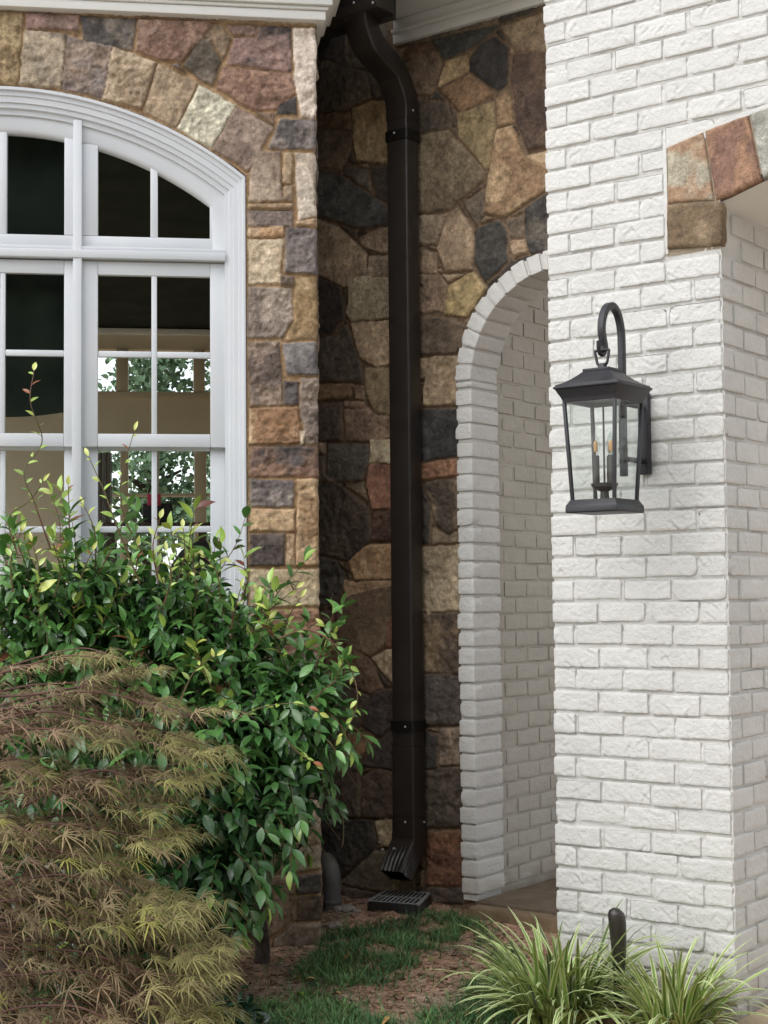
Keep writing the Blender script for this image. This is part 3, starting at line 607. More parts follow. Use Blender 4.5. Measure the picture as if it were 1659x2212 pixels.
# big stone arch: flat curve, ring of thin stones on the wall
SPAN = 1.9; ZS = 2.722; UA = CORN+SPAN/2
zi = lambda u: 2.725+.16*4*((np.clip(u, CORN, CORN+SPAN)-CORN)/SPAN)*(1-(np.clip(u, CORN, CORN+SPAN)-CORN)/SPAN)
ze = lambda u: 2.953+.12*(1-((UA-u)/(UA-.487))**2)
def in_ring(u, z): return z > 2.58 and z < ze(max(u, .487))+.012 and (u > .478) and (u < 2*UA-.478)
specs = []
for k in range(-13, 45):
    zt = Z0-k*CP; zb = zt-CP+JT; zc = (zt+zb)/2
    odd = k % 2 == 0
    hd = MOD*.5
    js = ([0, hd] if odd else [0])
    while js[-1] < 3.6: js.append(js[-1]+MOD)
    for a, e in zip(js[:-1], js[1:]):
        if zc < ZS and a > CORN-.02: continue
        e2 = min(e, CORN) if zc < ZS else e
        a2 = a
        jt = JT*random.uniform(.75, 1.15)
        if e2-a2 < .03: continue
        uc_ = (a2+e2)/2
        ur = e2-jt if abs(e2-CORN) > .004 or zc > ZS else e2
        if zc > 2.57:
            if a2 < .478 < ur and in_ring(.50, zc): ur = .474
            elif in_ring((a2+ur)/2, zc+.012): continue
        # corner brick goes right through to the jamb
        dep = .10
        if abs(ur-CORN) < .004: dep = (.10 if odd else MOD-.008)
        specs.append((PF, a2, ur, -dep, 0, zb, zt))
    # jamb face
    if zc < ZS:
        j0 = (.10+JT if odd else MOD); js = [j0]
        while js[-1] < 1.3: js.append(js[-1]+MOD)
        for a, e in zip(js[:-1], js[1:]): specs.append((RFp, a+JT*.2, e-JT*.8, -.10, 0, zb, zt))
res_fn = lambda fr, c: (.0052 if c[0] < 1.05 and fr is PF else (.0085 if c[0] < .45 and fr is RFp else .016))
V, F = brick_mesh(specs, res_fn, 5)
mk('brickwork', V, [F], M['brick'], bw, paint(V, WHITE, .045, 3, brick_mesh.tone), True)
# mortar body behind the bricks (raked joints), cut by the arch
def mortar_sheet(fr, us, zs, dep, mask, name, parent, seed, base=WHITE, jd=0.):
    U, Z = np.meshgrid(us, zs); P = np.stack([U, Z], -1); Dm = dep+.0022*fbm(P, 45, 3, seed)+.0015*fbm(P, 8, 2, seed+4)+jd*sstep(.012, .020, np.abs(((Z-Z0+JT*.5+CP/2) % CP)-CP/2))
    keep = None
    if mask is not None:
        mm = mask(U, Z); keep = ~(mm[:-1, :-1] & mm[1:, 1:] & mm[:-1, 1:] & mm[1:, :-1])
    V = fr.p(U, Dm, Z).reshape(-1, 3)
    return mk(name, V, [grid_faces(*U.shape, keep)], M['brick'], parent, paint(V, base, .05, seed), True)
op = lambda U, Z: (U > CORN+.001) & (U < CORN+SPAN) & (Z < zi(U)+.035)
mortar_sheet(PF, np.concatenate([np.arange(.004, CORN+.0005, .007), np.arange(CORN+.003, 3.6, .02)]), np.arange(-.05, 4.5, .0072), -.0115, op, 'mortar', bw, 8, WHITE, .0058)
b = MB(); b.box(PF, .004, CORN-.012, -.38, -.016, -.1, 4.55); b.box(PF, CORN+SPAN+.05, 3.6, -.9, -.02, -.1, 4.55); b.box(PF, CORN-.012, 3.6, -.38, -.02, 3.09, 4.55); b.build('wall_core', M['brick'], bw)
mortar_sheet(RFp, np.arange(.006, 1.25, .009), np.arange(-.05, ZS+.02, .009), -.0095, None, 'jamb_mortar', bw, 18)
b = MB(); b.box(RFp, .02, 1.25, -.30, -.014, -.1, ZS+.02); b.build('jamb_core', M['brick'], bw)
# plastered underside of the arch
n = 40; L0, L1 = [], []
for u in np.linspace(CORN-.012, CORN+SPAN, n):
    z = float(zi(u)); L0.append(PF.p(u, -.012, z)); L1.append(PF.p(u, -1.3, z))
V = np.concatenate([L0, L1]); F = np.array([(i, i+1, n+i+1, n+i) for i in range(n-1)])
mk('arch_soffit', V, [F], M['cream'], bw, None, True)
# voussoirs and springer block
def stone_block(name, poly, d0, d1, c1, c2, parent, seed, res=.007, rnd=.010, amp=.004):
    """thick stone with outline poly (u,z) on the front wall"""
    poly = np.array(poly); lo, hi = poly.min(0), poly.max(0)
    pts = []
    for a, e in zip(poly, np.roll(poly, -1, 0)):
        k = max(1, int(np.linalg.norm(e-a)/res)); pts += [a+(e-a)*i/k for i in range(k)]
    pts = np.array(pts); ctr = pts.mean(0); K = 14; rings = []
    s_ = [1.0]*3+[1-(i/(K))**1.0 for i in range(1, K)]
    V = []; nP = len(pts); W = np.hypot(*(hi-lo).T) if False else np.min(hi-lo)/2
    prof = [(1.0, d0), (1.0, d1-rnd), (1-.25*rnd/W, d1-.35*rnd), (1-rnd/W, d1)]+[(1-rnd/W-(1-rnd/W)*i/K, d1) for i in range(1, K)]+[(.002, d1)]
    for s, d in prof:
        p = ctr+(pts-ctr)*s
        p = p+np.stack([vn(p, 40, seed), vn(p, 40, seed+1)], -1)*.0022*(s > .9)
        dd = d+(amp*fbm(p, 16, 4, seed+2, .6)+.5*amp*(1-2*np.abs(fbm(p, 9, 3, seed+5))))*(d >= d1-rnd)
        V.append(PF.p(p[:, 0], dd, p[:, 1]))
    m = len(V); V = np.concatenate(V); F = np.array([(i*nP+k, i*nP+(k+1) % nP, (i+1)*nP+(k+1) % nP, (i+1)*nP+k) for i in range(m-1) for k in range(nP)])
    bl = sstep(-.15, .2, fbm(V, 8, 4, seed+8, .6))[:, None]; g = (.75+.5*(.5+.5*fbm(V, 45, 3, seed+9)))[:, None]
    C = (lin(c1)*(1-bl)+lin(c2)*bl)*1.05*g; C = C*.70+C.mean(1, keepdims=True)*.30*np.array([1.04, 1., .94])
    return mk(name, V, [F], M['stone'], parent, C, True)
stone_block('springer_stone', [(.484, 2.594), (.684, 2.578), (.690, 2.60), (.691, 2.712), (.682, 2.730), (.484, 2.750)], -.030, .012, (150,126,92), (122,99,70), bw, 3, rnd=.014, amp=.006)
ub = [.484, .664, .834, 1.0, 1.16, 1.32, 1.48, 1.64, 1.80, 1.96, 2.12, 2.28, 2.44, 2.60, 2.766]; ut = [.486, .630, .793, .955, 1.12, 1.29, 1.46, 1.63, 1.80, 1.97, 2.14, 2.31, 2.47, 2.63, 2.774]
vc = [((178,168,142), (172,134,98)), ((168,122,88), (140,100,80)), ((172,172,160), (150,150,138)), ((150,122,92), (130,104,80)), ((165,140,105), (140,116,90))]
for i in range(len(ub)-1):
    b0, b1, t0, t1 = ub[i]+.003, ub[i+1]-.003, ut[i]+.003, ut[i+1]-.003; zl = lambda u: (2.754-.018*(u-.484)/.19 if u < CORN-.004 else float(zi(u))+.005)
    poly = [(b0, zl(b0))]+[(u, zl(u)) for u in np.linspace(b0, b1, 4)[1:]]+[(u, float(ze(u))) for u in np.linspace(t1, t0, 4)]
    stone_block('voussoir', poly, -.03, .006, *vc[i % 5], bw, 20+i, amp=.0025)
# white pointing band round the stones
b = MB(); P_ = [(.472, 2.578), (.472, float(ze(.484))+.012)]+[(u, float(ze(u))+.014) for u in np.linspace(.486, 2.77, 30)]
Q_ = [(.486, 2.578), (.486, float(ze(.484))-.004)]+[(u, float(ze(u))-.004) for u in np.linspace(.489, 2.77, 30)]
nn = len(P_); V = [PF.p(u, -.001, z) for u, z in P_]+[PF.p(u, -.001, z) for u, z in Q_]
V += [PF.p(u, -.03, z) for u, z in P_]+[PF.p(u, -.03, z) for u, z in Q_]
F = [(i, i+1, nn+i+1, nn+i) for i in range(nn-1)]+[(2*nn+i, 2*nn+i+1, i+1, i) for i in range(nn-1)]
b.add(V, F); b.build('pointing', M['brick'], bw)
mortar_sheet(PF, np.arange(.478, 2.75, .012), np.arange(2.57, 3.08, .012), -.004, lambda U, Z: (Z > ze(U)) | ((U > CORN-.004) & (Z < zi(U)+.03)), 'stone_bed', bw, 28, (.36, .29, .21))

# ---- small arch of the passage: brick ring, jambs and the passage wall behind
ap = bpy.data.objects.new('brick_arch', None); COLL.objects.link(ap); ap.parent = rec; ap.location = Vector(AF.p(AUC, 0, 0)-AF.p(-.5, 0, 0)); ap.empty_display_size = .05
WHITE2 = (.80, .79, .755)
specs = []; RD = .195
k = 0; z = .070
JRF = Fr(AF.p(AU0+(ARO-ARI), 0, 0), -AF.n, AF.u)
JRF2 = Fr(AF.p(AUC+ARI, 0, 0), AF.n, -AF.u)
while z < ASP-.02:
    for (u0, u1) in ((AU0, AU0+ARO-ARI), (AUC+ARI, AUC+ARO)):
        specs.append((AF, u0, u1, -RD, .030, z, min(z+CP-JT, ASP)))
    z += CP
V, F = brick_mesh(specs, .0075, 15, False)
vs, fs = [V], [F]; n0 = len(V); NV = 20
for i in range(NV):
    a0, a1 = math.pi*i/NV+.010, math.pi*(i+1)/NV-.010
    am = (a0+a1)/2; rm = (ARI+ARO)/2; hw = (a1-a0)/2*ARI*1.04
    lf = Fr(AF.p(AUC-math.cos(am)*rm, 0, ASP+math.sin(am)*rm), AF.u*math.sin(am)+UP*math.cos(am), AF.n)
    up_ = -AF.u*math.cos(am)+UP*math.sin(am)
    V, F = brick_mesh([(Fr((0, 0, 0), (1., 0, 0), (0, 1., 0)), -hw, hw, -RD, .030, -(ARO-ARI)/2, (ARO-ARI)/2)], .0075, 90+i, False)
    # widen towards the outside like a wedge
    wv = 1+V[:, 2]/rm; X = V[:, 0]*wv
    W = lf.o+X[:, None]*lf.u+V[:, 1:2]*AF.n+V[:, 2:3]*up_
    vs.append(W); fs.append(F+n0); n0 += len(W)
V = np.concatenate(vs); F = np.concatenate(fs)
mk('ring_bricks', V, [F], M['brick'], ap, paint(V, WHITE2, .05, 6), True)
b = MB()
nn = 60; rr = [(ARI+.010, .020), (ARO-.006, .020), (ARO-.006, -RD+.01), (ARI+.010, -RD+.01)]
rings = []
pth = [(-1, .04)]+[None]*nn+[(1, .04)]
for i in range(nn+2):
    if i == 0: rings.append([AF.p(AUC-r, d, .04) for r, d in rr])
    elif i == nn+1: rings.append([AF.p(AUC+r, d, .04) for r, d in rr])
    else:
        a = math.pi*(i-1)/(nn-1); rings.append([AF.p(AUC-r*math.cos(a), d, ASP+r*math.sin(a)) for r, d in rr])
b.rings(rings); b.build('ring_mortar', M['brick'], ap)
for nm in ('pointing', 'wall_core', 'jamb_core', 'ring_mortar'):
    for o in bpy.data.objects:
        if o.name.startswith(nm):
            me = o.data; at = me.color_attributes.new('Col', 'FLOAT_COLOR', 'POINT'); at.data.foreach_set('color', np.tile(np.array([.72, .71, .68, 1], np.float32), len(me.vertices)))
# passage walls
pw = thing('brick_wall', AF.p(-.1, -.8, 0), 'dim greyish white brick passage wall seen through the small arch', 'wall')
PS = Fr(AF.p(AU0+ARO-ARI-.055, -.05, 0), -AF.n, AF.u)
specs = []
for k in range(44):
    zb = .062+k*CP; j = .07 if k % 2 else .17
    while j < 2.2: specs.append((PS, j, j+.2-JT, -.06, 0, zb, zb+CP-JT)); j += .2
V, F = brick_mesh(specs, .011, 35, True)
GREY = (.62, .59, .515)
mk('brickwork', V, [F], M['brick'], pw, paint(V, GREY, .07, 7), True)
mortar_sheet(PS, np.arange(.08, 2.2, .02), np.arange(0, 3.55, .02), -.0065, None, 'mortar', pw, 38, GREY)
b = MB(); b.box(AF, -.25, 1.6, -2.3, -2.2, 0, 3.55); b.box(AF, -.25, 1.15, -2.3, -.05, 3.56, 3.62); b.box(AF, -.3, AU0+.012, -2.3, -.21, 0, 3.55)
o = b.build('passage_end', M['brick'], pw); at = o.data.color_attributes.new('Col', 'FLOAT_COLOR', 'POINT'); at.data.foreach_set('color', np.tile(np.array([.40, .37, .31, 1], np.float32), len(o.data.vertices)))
# ================================================================== ROOM BEHIND THE WINDOW
DW = -6.6
room = thing('interior_wall', WF.p(-2.2, DW, 0), 'tan far wall of the room seen through the panes, with clerestory and lower windows', 'wall')
def iw(x, y): return onframe(WF, x/2.0737/1.1145, (600+y/2.0737)/1.1145, DW)
cl = [iw(395, 540)[0], iw(580, 540)[0], iw(640, 540)[0], iw(966, 540)[0], iw(1022, 540)[0], iw(1330, 540)[0]]
zc0, zc1 = iw(700, 712)[1], iw(700, 500)[1]
lo = [iw(450, 1100)[0], iw(600, 1100)[0], iw(640, 1100)[0], iw(758, 1100)[0], iw(794, 1100)[0], iw(970, 1100)[0], iw(1030, 1100)[0], iw(1330, 1100)[0]]
zl1, zl0 = iw(700, 975)[1], 1.35
zt = iw(700, 430)[1]
b = MB(); T0, T1 = DW-.12, DW
b.box(WF, -5.5, cl[0], T0, T1, 0, zt+.4); b.box(WF, cl[5], .66, T0, T1, 0, zt+.4)
b.box(WF, cl[0], cl[5], T0, T1, zl1, zc0); b.box(WF, cl[0], cl[5], T0, T1, zc1, zt+.4); b.box(WF, cl[0], cl[5], T0, T1, 0, zl0)
b.build('wall_panel', M['tan'], room)
b = MB()
for a, e in ((cl[1], cl[2]), (cl[3], cl[4])): b.box(WF, a, e, T0-.01, T1+.02, zc0, zc1)
for a, e in ((lo[1], lo[2]), (lo[3], lo[4]), (lo[5], lo[6])): b.box(WF, a, e, T0-.01, T1+.02, zl0, zl1)
b.box(WF, lo[0], lo[7], T0, T1+.01, (zl0+zl1)/2-.012+.25, (zl0+zl1)/2+.012+.25)
b.box(WF, cl[0], cl[5], T1+.001, T1+.03, zc0-.05, zc0-.001)
b.build('window_post', M['itrim'], room, .004)
b = MB(); b.box(WF, -5.5, .66, T1+.001, T1+.06, zt, zt+.05); b.build('crown_moulding', M['cream'], room, .006)
b = MB(); A_, B_, C_, D_ = WF.p(-3.9, -.25, 0)[:2], np.array([-.50, 6.62]), np.array([-.56, 13.3]), WF.p(-3.9, DW, 0)[:2]; b.hexa([(*p_, zt+.06) for p_ in (A_, B_, C_, D_)]+[(*p_, zt+.12) for p_ in (A_, B_, C_, D_)]); tag(b.build('ceiling', M['dark']), kind='structure')
b = MB(); A_, B_, C_, D_ = WF.p(-5.5, -.25, 0)[:2], np.array([-.50, 6.62]), np.array([-.56, 13.3]), WF.p(-5.5, DW, 0)[:2]; b.hexa([(*p_, .45) for p_ in (A_, B_, C_, D_)]+[(*p_, .5) for p_ in (A_, B_, C_, D_)]); tag(b.build('room_floor', M['conc']), kind='structure')
b = MB(); b.hexa([(x_, y_, z_) for z_ in (.3, zt+.4) for x_, y_ in ((-.50, 6.62), (-.47, 6.62), (-.53, 13.3), (-.56, 13.3))]); tag(b.build('room_side_wall', M['tan']), kind='structure')
# furniture glimpsed through the lower sash
sf = thing('armchair', WF.p(-.55, -2.2, .5), 'dark grey upholstered armchair back glimpsed through the lowest right pane', 'armchair')
def pin(x, y, d): return onframe(WF, x/2.0737/1.1145, (600+y/2.0737)/1.1145, d)
zt1 = pin(950, 1455, -2.0)[1]; u0, u1 = pin(830, 1500, -2.0)[0], pin(1120, 1500, -2.0)[0]
b = MB(); prof = [(u0, .9), (u0+.02, zt1-.14), (u0+.08, zt1-.05), (u0+.17, zt1), (u1-.1, zt1), (u1, zt1-.1), (u1, .9)]
b.rings([[WF.p(u, d, z) for u, z in prof] for d in (-2.15, -1.95)]); b.build('backrest', M['fabric'], sf, .02)
b = MB(); b.box(WF, u0, u1, -2.6, -1.96, .75, .98); b.build('seat', M['fabric'], sf, .03)
for u in (u0+.05, u1-.05):
    for d in (-2.55, -2.05): MB().tube([WF.p(u, d, .5), WF.p(u, d, .76)], .02).build('leg', M['bark'], sf)
ub0, ub1 = pin(712, 1300, -4)[0], pin(862, 1300, -4)[0]; zb0, zb1 = pin(780, 1370, -4)[1], pin(780, 1268, -4)[1]
tb = thing('side_table', WF.p((ub0+ub1)/2, -4.1, .5), 'small dark table carrying the black box, seen through the window', 'table')
b = MB(); b.box(WF, ub0-.25, ub1+.25, -4.4, -3.8, zb0-.04, zb0-.001); b.build('table_top', M['bark'], tb, .005)
for u in (ub0-.2, ub1+.2):
    for d in (-4.35, -3.85): MB().box(WF, u-.02, u+.02, d-.02, d+.02, .5, zb0-.041).build('leg', M['bark'], tb)
bx = thing('storage_box', WF.p((ub0+ub1)/2, -4.1, zb0), 'black box with a pink spot standing on the table behind the panes', 'box')
b = MB(); b.box(WF, ub0, ub1, -4.25, -4.0, zb0, zb1); b.build('box_body', M['fabric'], bx, .015)
b = MB(); b.box(WF, ub0+.03, ub0+.12, -4.0, -3.985, zb0+.12, zb0+.2); b.build('label_patch', M['pink'], bx, .004)
uc0, uc1 = pin(495, 1100, -5.9)[0], pin(540, 1100, -5.9)[0]
cu = thing('curtain', WF.p((uc0+uc1)/2, -6.2, .5), 'pale gathered curtain hanging beside the far window inside', 'curtain')
b = MB(); uu = np.linspace(uc0-.05, uc1+.02, 60); pr = [(u, -6.2+.03*math.sin(i*1.2)) for i, u in enumerate(uu)]
n = len(pr); V = [WF.p(u, d, .55) for u, d in pr]+[WF.p(u, d, pin(500, 1015, -6.2)[1]) for u, d in pr]
b.add(V, [(i, i+1, n+i+1, n+i) for i in range(n-1)]).build('cloth_panel', M['cloth'], cu, smooth=True)

sh_ = thing('window_shade', WF.p(UC, -.22, 2.2), 'dark fabric shade sagging inside the middle window behind its upper panes', 'shade')
uu = np.linspace(UC-.33, -1.0, 24); V = []
for k_, z_ in enumerate(np.linspace(3.45, 2.20, 14)):
    V += [WF.p(u, -.20-.012*math.sin(k_*1.3)-.004*math.sin(u*30), z_-(.035*(1-((u-UC+.02)/.33)**2) if k_ == 13 else 0)) for u in uu]
MB().add(V, [(r_*24+i, r_*24+i+1, r_*24+25+i, r_*24+24+i) for r_ in range(13) for i in range(23)]).build('shade_cloth', M['dark'], sh_, smooth=True)
# ================================================================== LEAF CLOUDS
def basis(d, up_hint):
    d = d/np.maximum(np.linalg.norm(d, axis=1, keepdims=True), 1e-9)
    s = np.cross(d, up_hint); s /= np.maximum(np.linalg.norm(s, axis=1, keepdims=True), 1e-9)
    return d, s, np.cross(s, d)
def scatter(tv, tf, pos, d, nh, size, col, wid=1.):
    """copies a leaf template (x across, y along, z up) into one vertex array"""
    d, s, n = basis(d, nh); N = len(pos); size = np.broadcast_to(size, (N,)); wid = np.broadcast_to(wid, (N,))
    V = pos[:, None]+size[:, None, None]*(tv[None, :, 0:1]*s[:, None]*wid[:, None, None]+tv[None, :, 1:2]*d[:, None]+tv[None, :, 2:3]*n[:, None])
    F = [np.concatenate([f+k*0 for k in (0,)]) for f in tf]
    Fo = [(f[None]+(np.arange(N)*len(tv))[:, None, None]).reshape(-1, f.shape[1]) for f in tf]
    return V.reshape(-1, 3), Fo, np.repeat(col, len(tv), 0).reshape(-1, 3)
def merge(parts):
    V = np.concatenate([p[0] for p in parts]); C = np.concatenate([p[2] for p in parts]); F4, F3 = [], []; n = 0
    for v, f, c in parts:
        for g in f: (F4 if g.shape[1] == 4 else F3).append(g+n)
        n += len(v)
    out = []
    if F4: out.append(np.concatenate(F4))
    if F3: out.append(np.concatenate(F3))
    return V, out, C
def leaf_t(w=.42, fold=.16, droop=.22):
    ys = [0, .16, .38, .62, .84, 1.0]; ws = [0, .30, .5, .46, .22, 0]
    V = [(0, 0, 0)]
    for y, ww in zip(ys[1:-1], ws[1:-1]):
        z = -droop*y*y; V += [(-ww*w, y, z+fold*ww*w*2), (0, y, z), (ww*w, y, z+fold*ww*w*2)]
    V.append((0, 1.0, -droop*1.15)); V = np.array(V)
    T = [(0, 2, 1), (0, 3, 2), (10, 11, 13-0), (11, 12, 13)]
    T = [(0, 2, 1), (0, 3, 2), (10, 11, 13), (11, 12, 13)]; Q = []
    for k in range(3):
        a = 1+3*k; Q += [(a, a+1, a+4, a+3), (a+1, a+2, a+5, a+4)]
    return V, [np.array(Q), np.array(T)]
LV, LF = leaf_t()

# far trees: behind the house (seen through both windows) and across the yard (mirrored in the panes)
def tree(name, loc, h, cr, label, n, seed, colr, size=.16):
    g = np.random.default_rng(seed); t = thing(name, loc, label, 'tree'); loc = np.array(loc)
    b = MB(); b.tube([loc, loc+[.1, 0, h*.4], loc+[-.05, .1, h*.85]], [h*.025, h*.018, h*.006], 8)
    for k in range(7):
        a = g.uniform(0, 6.28); z = h*g.uniform(.3, .75); b.tube([loc+[0, 0, z], loc+[math.cos(a)*cr*.5, math.sin(a)*cr*.5, z+.25*cr]], [h*.01, h*.003], 5)
    b.build('trunk', M['bark'], t)
    cl_ = [loc+np.array([g.normal(0, .45)*cr, g.normal(0, .45)*cr, h*g.uniform(.25, 1.0)]) for _ in range(46)]
    ci = g.integers(0, len(cl_), n); P = np.array(cl_)[ci]+g.normal(0, cr*.2, (n, 3))*[1, 1, .6]
    d = g.normal(0, 1, (n, 3)); nh = g.normal(0, 1, (n, 3)); sh = g.uniform(.6, 1.35, (n, 1))*np.repeat(g.uniform(.7, 1.3, (46, 1))[ci], 1, 1)
    V, F, C = scatter(LV, LF, P, d, nh, size*g.uniform(.7, 1.3, n), np.array(colr)[None]*sh, 1.3)
    mk('crown', V, F, M['mleaf'], t, C)
    return t
for i, (x, y, h, cr, dn) in enumerate(((-3.3, 21.5, 5.9, .95, 5600), (-1.7, 20.5, 5.6, 1.15, 9500), (-6.4, 24, 7, 1.6, 3000))):
    tree('tree', (x, y, -.4), h, cr, ['leafy green tree beyond the far windows, left behind the posts', 'leafy green tree filling the right far window panes', 'taller green tree farther off beyond the far windows'][i], dn, 100+i, (.15, .24, .14), .11)
g = np.random.default_rng(5); n = 13000
P = np.stack([np.where(g.random(n) < .4, g.uniform(-6, 8, n), g.uniform(-26, 26, n)), g.uniform(-19, -14, n), g.uniform(0, 1, n)**.8*12*(.75+.35*np.sin(g.uniform(-26, 26, n)*0+1))], -1)
P[:, 2] *= .38*np.exp(-((P[:, 0]-.8)/4.5)**2)+.72+.3*fbm(np.stack([P[:, 0], 0*P[:, 0], 0*P[:, 0]], -1), .25, 3, 3)
V, F, C = scatter(LV, LF, P, g.normal(0, 1, (n, 3)), g.normal(0, 1, (n, 3)), g.uniform(.7, 1.3, n), np.array([[.045, .075, .035]])*g.uniform(.6, 1.4, (n, 1)), 1.4)
tag(mk('woodland', V, F, M['mleaf'], None, C), 'dark belt of trees across the yard, mirrored in the panes', 'trees', kind='stuff')

# ================================================================== DOWNSPOUT, GUTTER
ds = thing('downspout', AF.p(-.26, .08, 0), 'black rectangular metal downspout running down the recessed stone wall', 'downspout')
def dbox(b, u0, u1, d0, d1, z0, z1): b.box(AF, u0, u1, d0, d1, z0, z1)
DU0, DU1, DD0, DD1 = -.320, -.204, .034, .130
def corr(o=0.):  # corrugated outline of the pipe
    P = []; e = .0045
    def side(a, c, n, kind):
        for i in range(n):
            t = (i+.0)/n; P.append((a[0]+(c[0]-a[0])*t, a[1]+(c[1]-a[1])*t))
    u0, u1, d0, d1 = DU0-o, DU1+o, DD0-o, DD1+o; r = .008
    for (u, d, a0) in ((u1-r, d1-r, 0), (u0+r, d1-r, 90), (u0+r, d0+r, 180), (u1-r, d0+r, 270)):
        for a in (0, 30, 60, 90): P.append((u+r*math.cos(R_(a0+a)), d+r*math.sin(R_(a0+a))))
    return P
def pipe(name, z0, z1, o, mat='bronze'):
    b = MB(); b.rings([[AF.p(u, d, z) for u, d in corr(o)] for z in np.linspace(z0, z1, 3)])
    return b.build(name, M[mat], ds, smooth=True)
zA = onframe(AF, 870, 235, .08)[1]; zS1, zS2 = onframe(AF, 870, 288, .13)[1], onframe(AF, 875, 1570, .13)[1]; zJ = onframe(AF, 880, 1768, .13)[1]; zJ2 = onframe(AF, 880, 1612, .13)[1]
pipe('pipe', zJ2, zA, 0); pipe('pipe', zJ, zJ2-.001, .0022); 
pipe('strap', zS1-.024, zS1+.024, .006, 'strap'); pipe('strap', zS2-.026, zS2+.026, .006, 'strap')
zE = .295
pipe('shoe_pipe', zE, zJ-.001, .004)
# offset at the eave: two crimped elbows between gutter outlet and wall
mid = np.array([(DU0+DU1)/2, (DD0+DD1)/2]); hu, hd = (DU1-DU0)/2+.003, (DD1-DD0)/2+.003
GD = .40; zg = 4.085
path = [(0, zA-.06), (0, zA), (.012, zA+.05), (.04, zA+.10), (.08, zA+.15)]
x_, z_ = GD-mid[1], zg
p0 = np.array([.08, zA+.15]); p1 = np.array([x_-.06, z_-.17]); path += [tuple(p0+(p1-p0)*k) for k in (.25, .5, .75, 1)]
path += [(x_-.025, z_-.12), (x_-.005, z_-.07), (x_, z_-.02), (x_, z_+.16)]
path = np.array(path); rg_ = []
# resample and crimp
seg = np.r_[0, np.cumsum(np.hypot(*np.diff(path, axis=0).T))]; tt = np.linspace(0, seg[-1], 90); px_ = np.interp(tt, seg, path[:, 0]); pz_ = np.interp(tt, seg, path[:, 1])
tx, tz = np.gradient(px_), np.gradient(pz_); L = np.hypot(tx, tz); tx /= L; tz /= L
cv = np.abs(np.gradient(np.arctan2(tx, tz))); cv = np.convolve(cv, np.ones(7)/7, 'same'); cv /= cv.max()
for i in range(90):
    w = .004*cv[i]*math.sin(i*2.1); nd, nz = tz[i], -tx[i]; R = []
    for (a, c) in [(u-mid[0], d-mid[1]) for u, d in corr(.003)]:
        R.append(AF.p(mid[0]+a*(1+w*4), mid[1]+px_[i]+nd*c*(1+w*4), pz_[i]+nz*c*(1+w*4)))
    rg_.append(R)
MB().rings(rg_).build('elbow', M['bronze'], ds, smooth=True)
# shoe at the foot: kicks out with crimped ribs
path = np.array([(0, zE+.03), (0, zE), (.010, zE-.03), (.040, zE-.065), (.078, zE-.105), (.106, zE-.150)])
seg = np.r_[0, np.cumsum(np.hypot(*np.diff(path, axis=0).T))]; tt = np.linspace(0, seg[-1], 40); px_ = np.interp(tt, seg, path[:, 0]); pz_ = np.interp(tt, seg, path[:, 1])
tx, tz = np.gradient(px_), np.gradient(pz_); L = np.hypot(tx, tz); tx /= L; tz /= L; rg_ = []
for i in range(40):
    f = max(0, (i-14)/25); R = []
    nd, nz = -tz[i], tx[i]
    m = 44
    base_ = corr(.006); 
    # ribbed outline
    O = []
    for k in range(len(base_)):
        a, e = np.array(base_[k]), np.array(base_[(k+1) % len(base_)])
        kk = 15 if np.linalg.norm(e-a) > .05 else 1
        for q_ in range(kk): O.append((a+(e-a)*q_/kk, (q_ % 3 == 1) and kk > 1))
    for (P, rib) in O:
        a, c = P[0]-mid[0], P[1]-mid[1]; s = 1-(.10*f if rib else 0)-.03*f
        R.append(AF.p(mid[0]+a*s, mid[1]+px_[i]-nd*c*s, pz_[i]-nz*c*s))
    rg_.append(R)
MB().rings(rg_, True, False).build('shoe', M['bronze'], ds)
def screw(x, y, d, par, fr=AF, r=.0052):
    u, z = onframe(fr, x, y, d); b = MB(); b.rings([[fr.p(u+rr*math.cos(a), d+dd, z+rr*math.sin(a)) for a in np.linspace(0, 6.28, 8, endpoint=False)] for rr, dd in ((r, -.002), (r, .002), (r*.6, .004))])
    return b.build('screw', M['zinc'], par)
for x, y in ((851, 287), (875, 1570), (875, 1776)): screw(x, y, DD1+.008, ds)
SF = Fr(AF.p(DU1, 0, 0), -AF.n, AF.u)
for x, y in ((893, 238), (917, 1776)):
    u, z = onframe(SF, x, y, .006); b = MB(); b.rings([[SF.p(u+rr*math.cos(a), dd+.004, z+rr*math.sin(a)) for a in np.linspace(0, 6.28, 8, endpoint=False)] for rr, dd in ((.0055, -.002), (.0055, .002), (.003, .004))]); b.build('screw', M['zinc'], ds)
for (du, dz) in ((-.035, -.175), (.03, -.165), (-.05, -.142)):
    b = MB(); b.tube([AF.p(mid[0]+du, .235+.0, zE+dz+.145), AF.p(mid[0]+du, .245, zE+dz+.147)], .005, 8); b.build('screw', M['zinc'], ds)
gt_ = thing('gutter', AF.p(-.5, GD, zg-.06), 'black eave gutter end at the top, feeding the downspout', 'gutter')
pf = [(GD-.07, zg-.06), (GD+.05, zg-.06), (GD+.075, zg-.03), (GD+.068, zg+.02), (GD+.09, zg+.07), (GD-.07, zg+.07)]
MB().rings([[AF.p(u, d, z) for d, z in pf] for u in (-1.3, -.12)]).build('trough', M['bronze'], gt_, .004)
b = MB(); b.box(AF, -1.3, -.12, GD-.085, GD-.071, zg-.08, zg+.09); b.build('fascia_board', M['bronze'], gt_, .003)
for (x, y) in ((764, 6), (805, 6)):
    screw(x, y, GD+.075, gt_, AF, .006)

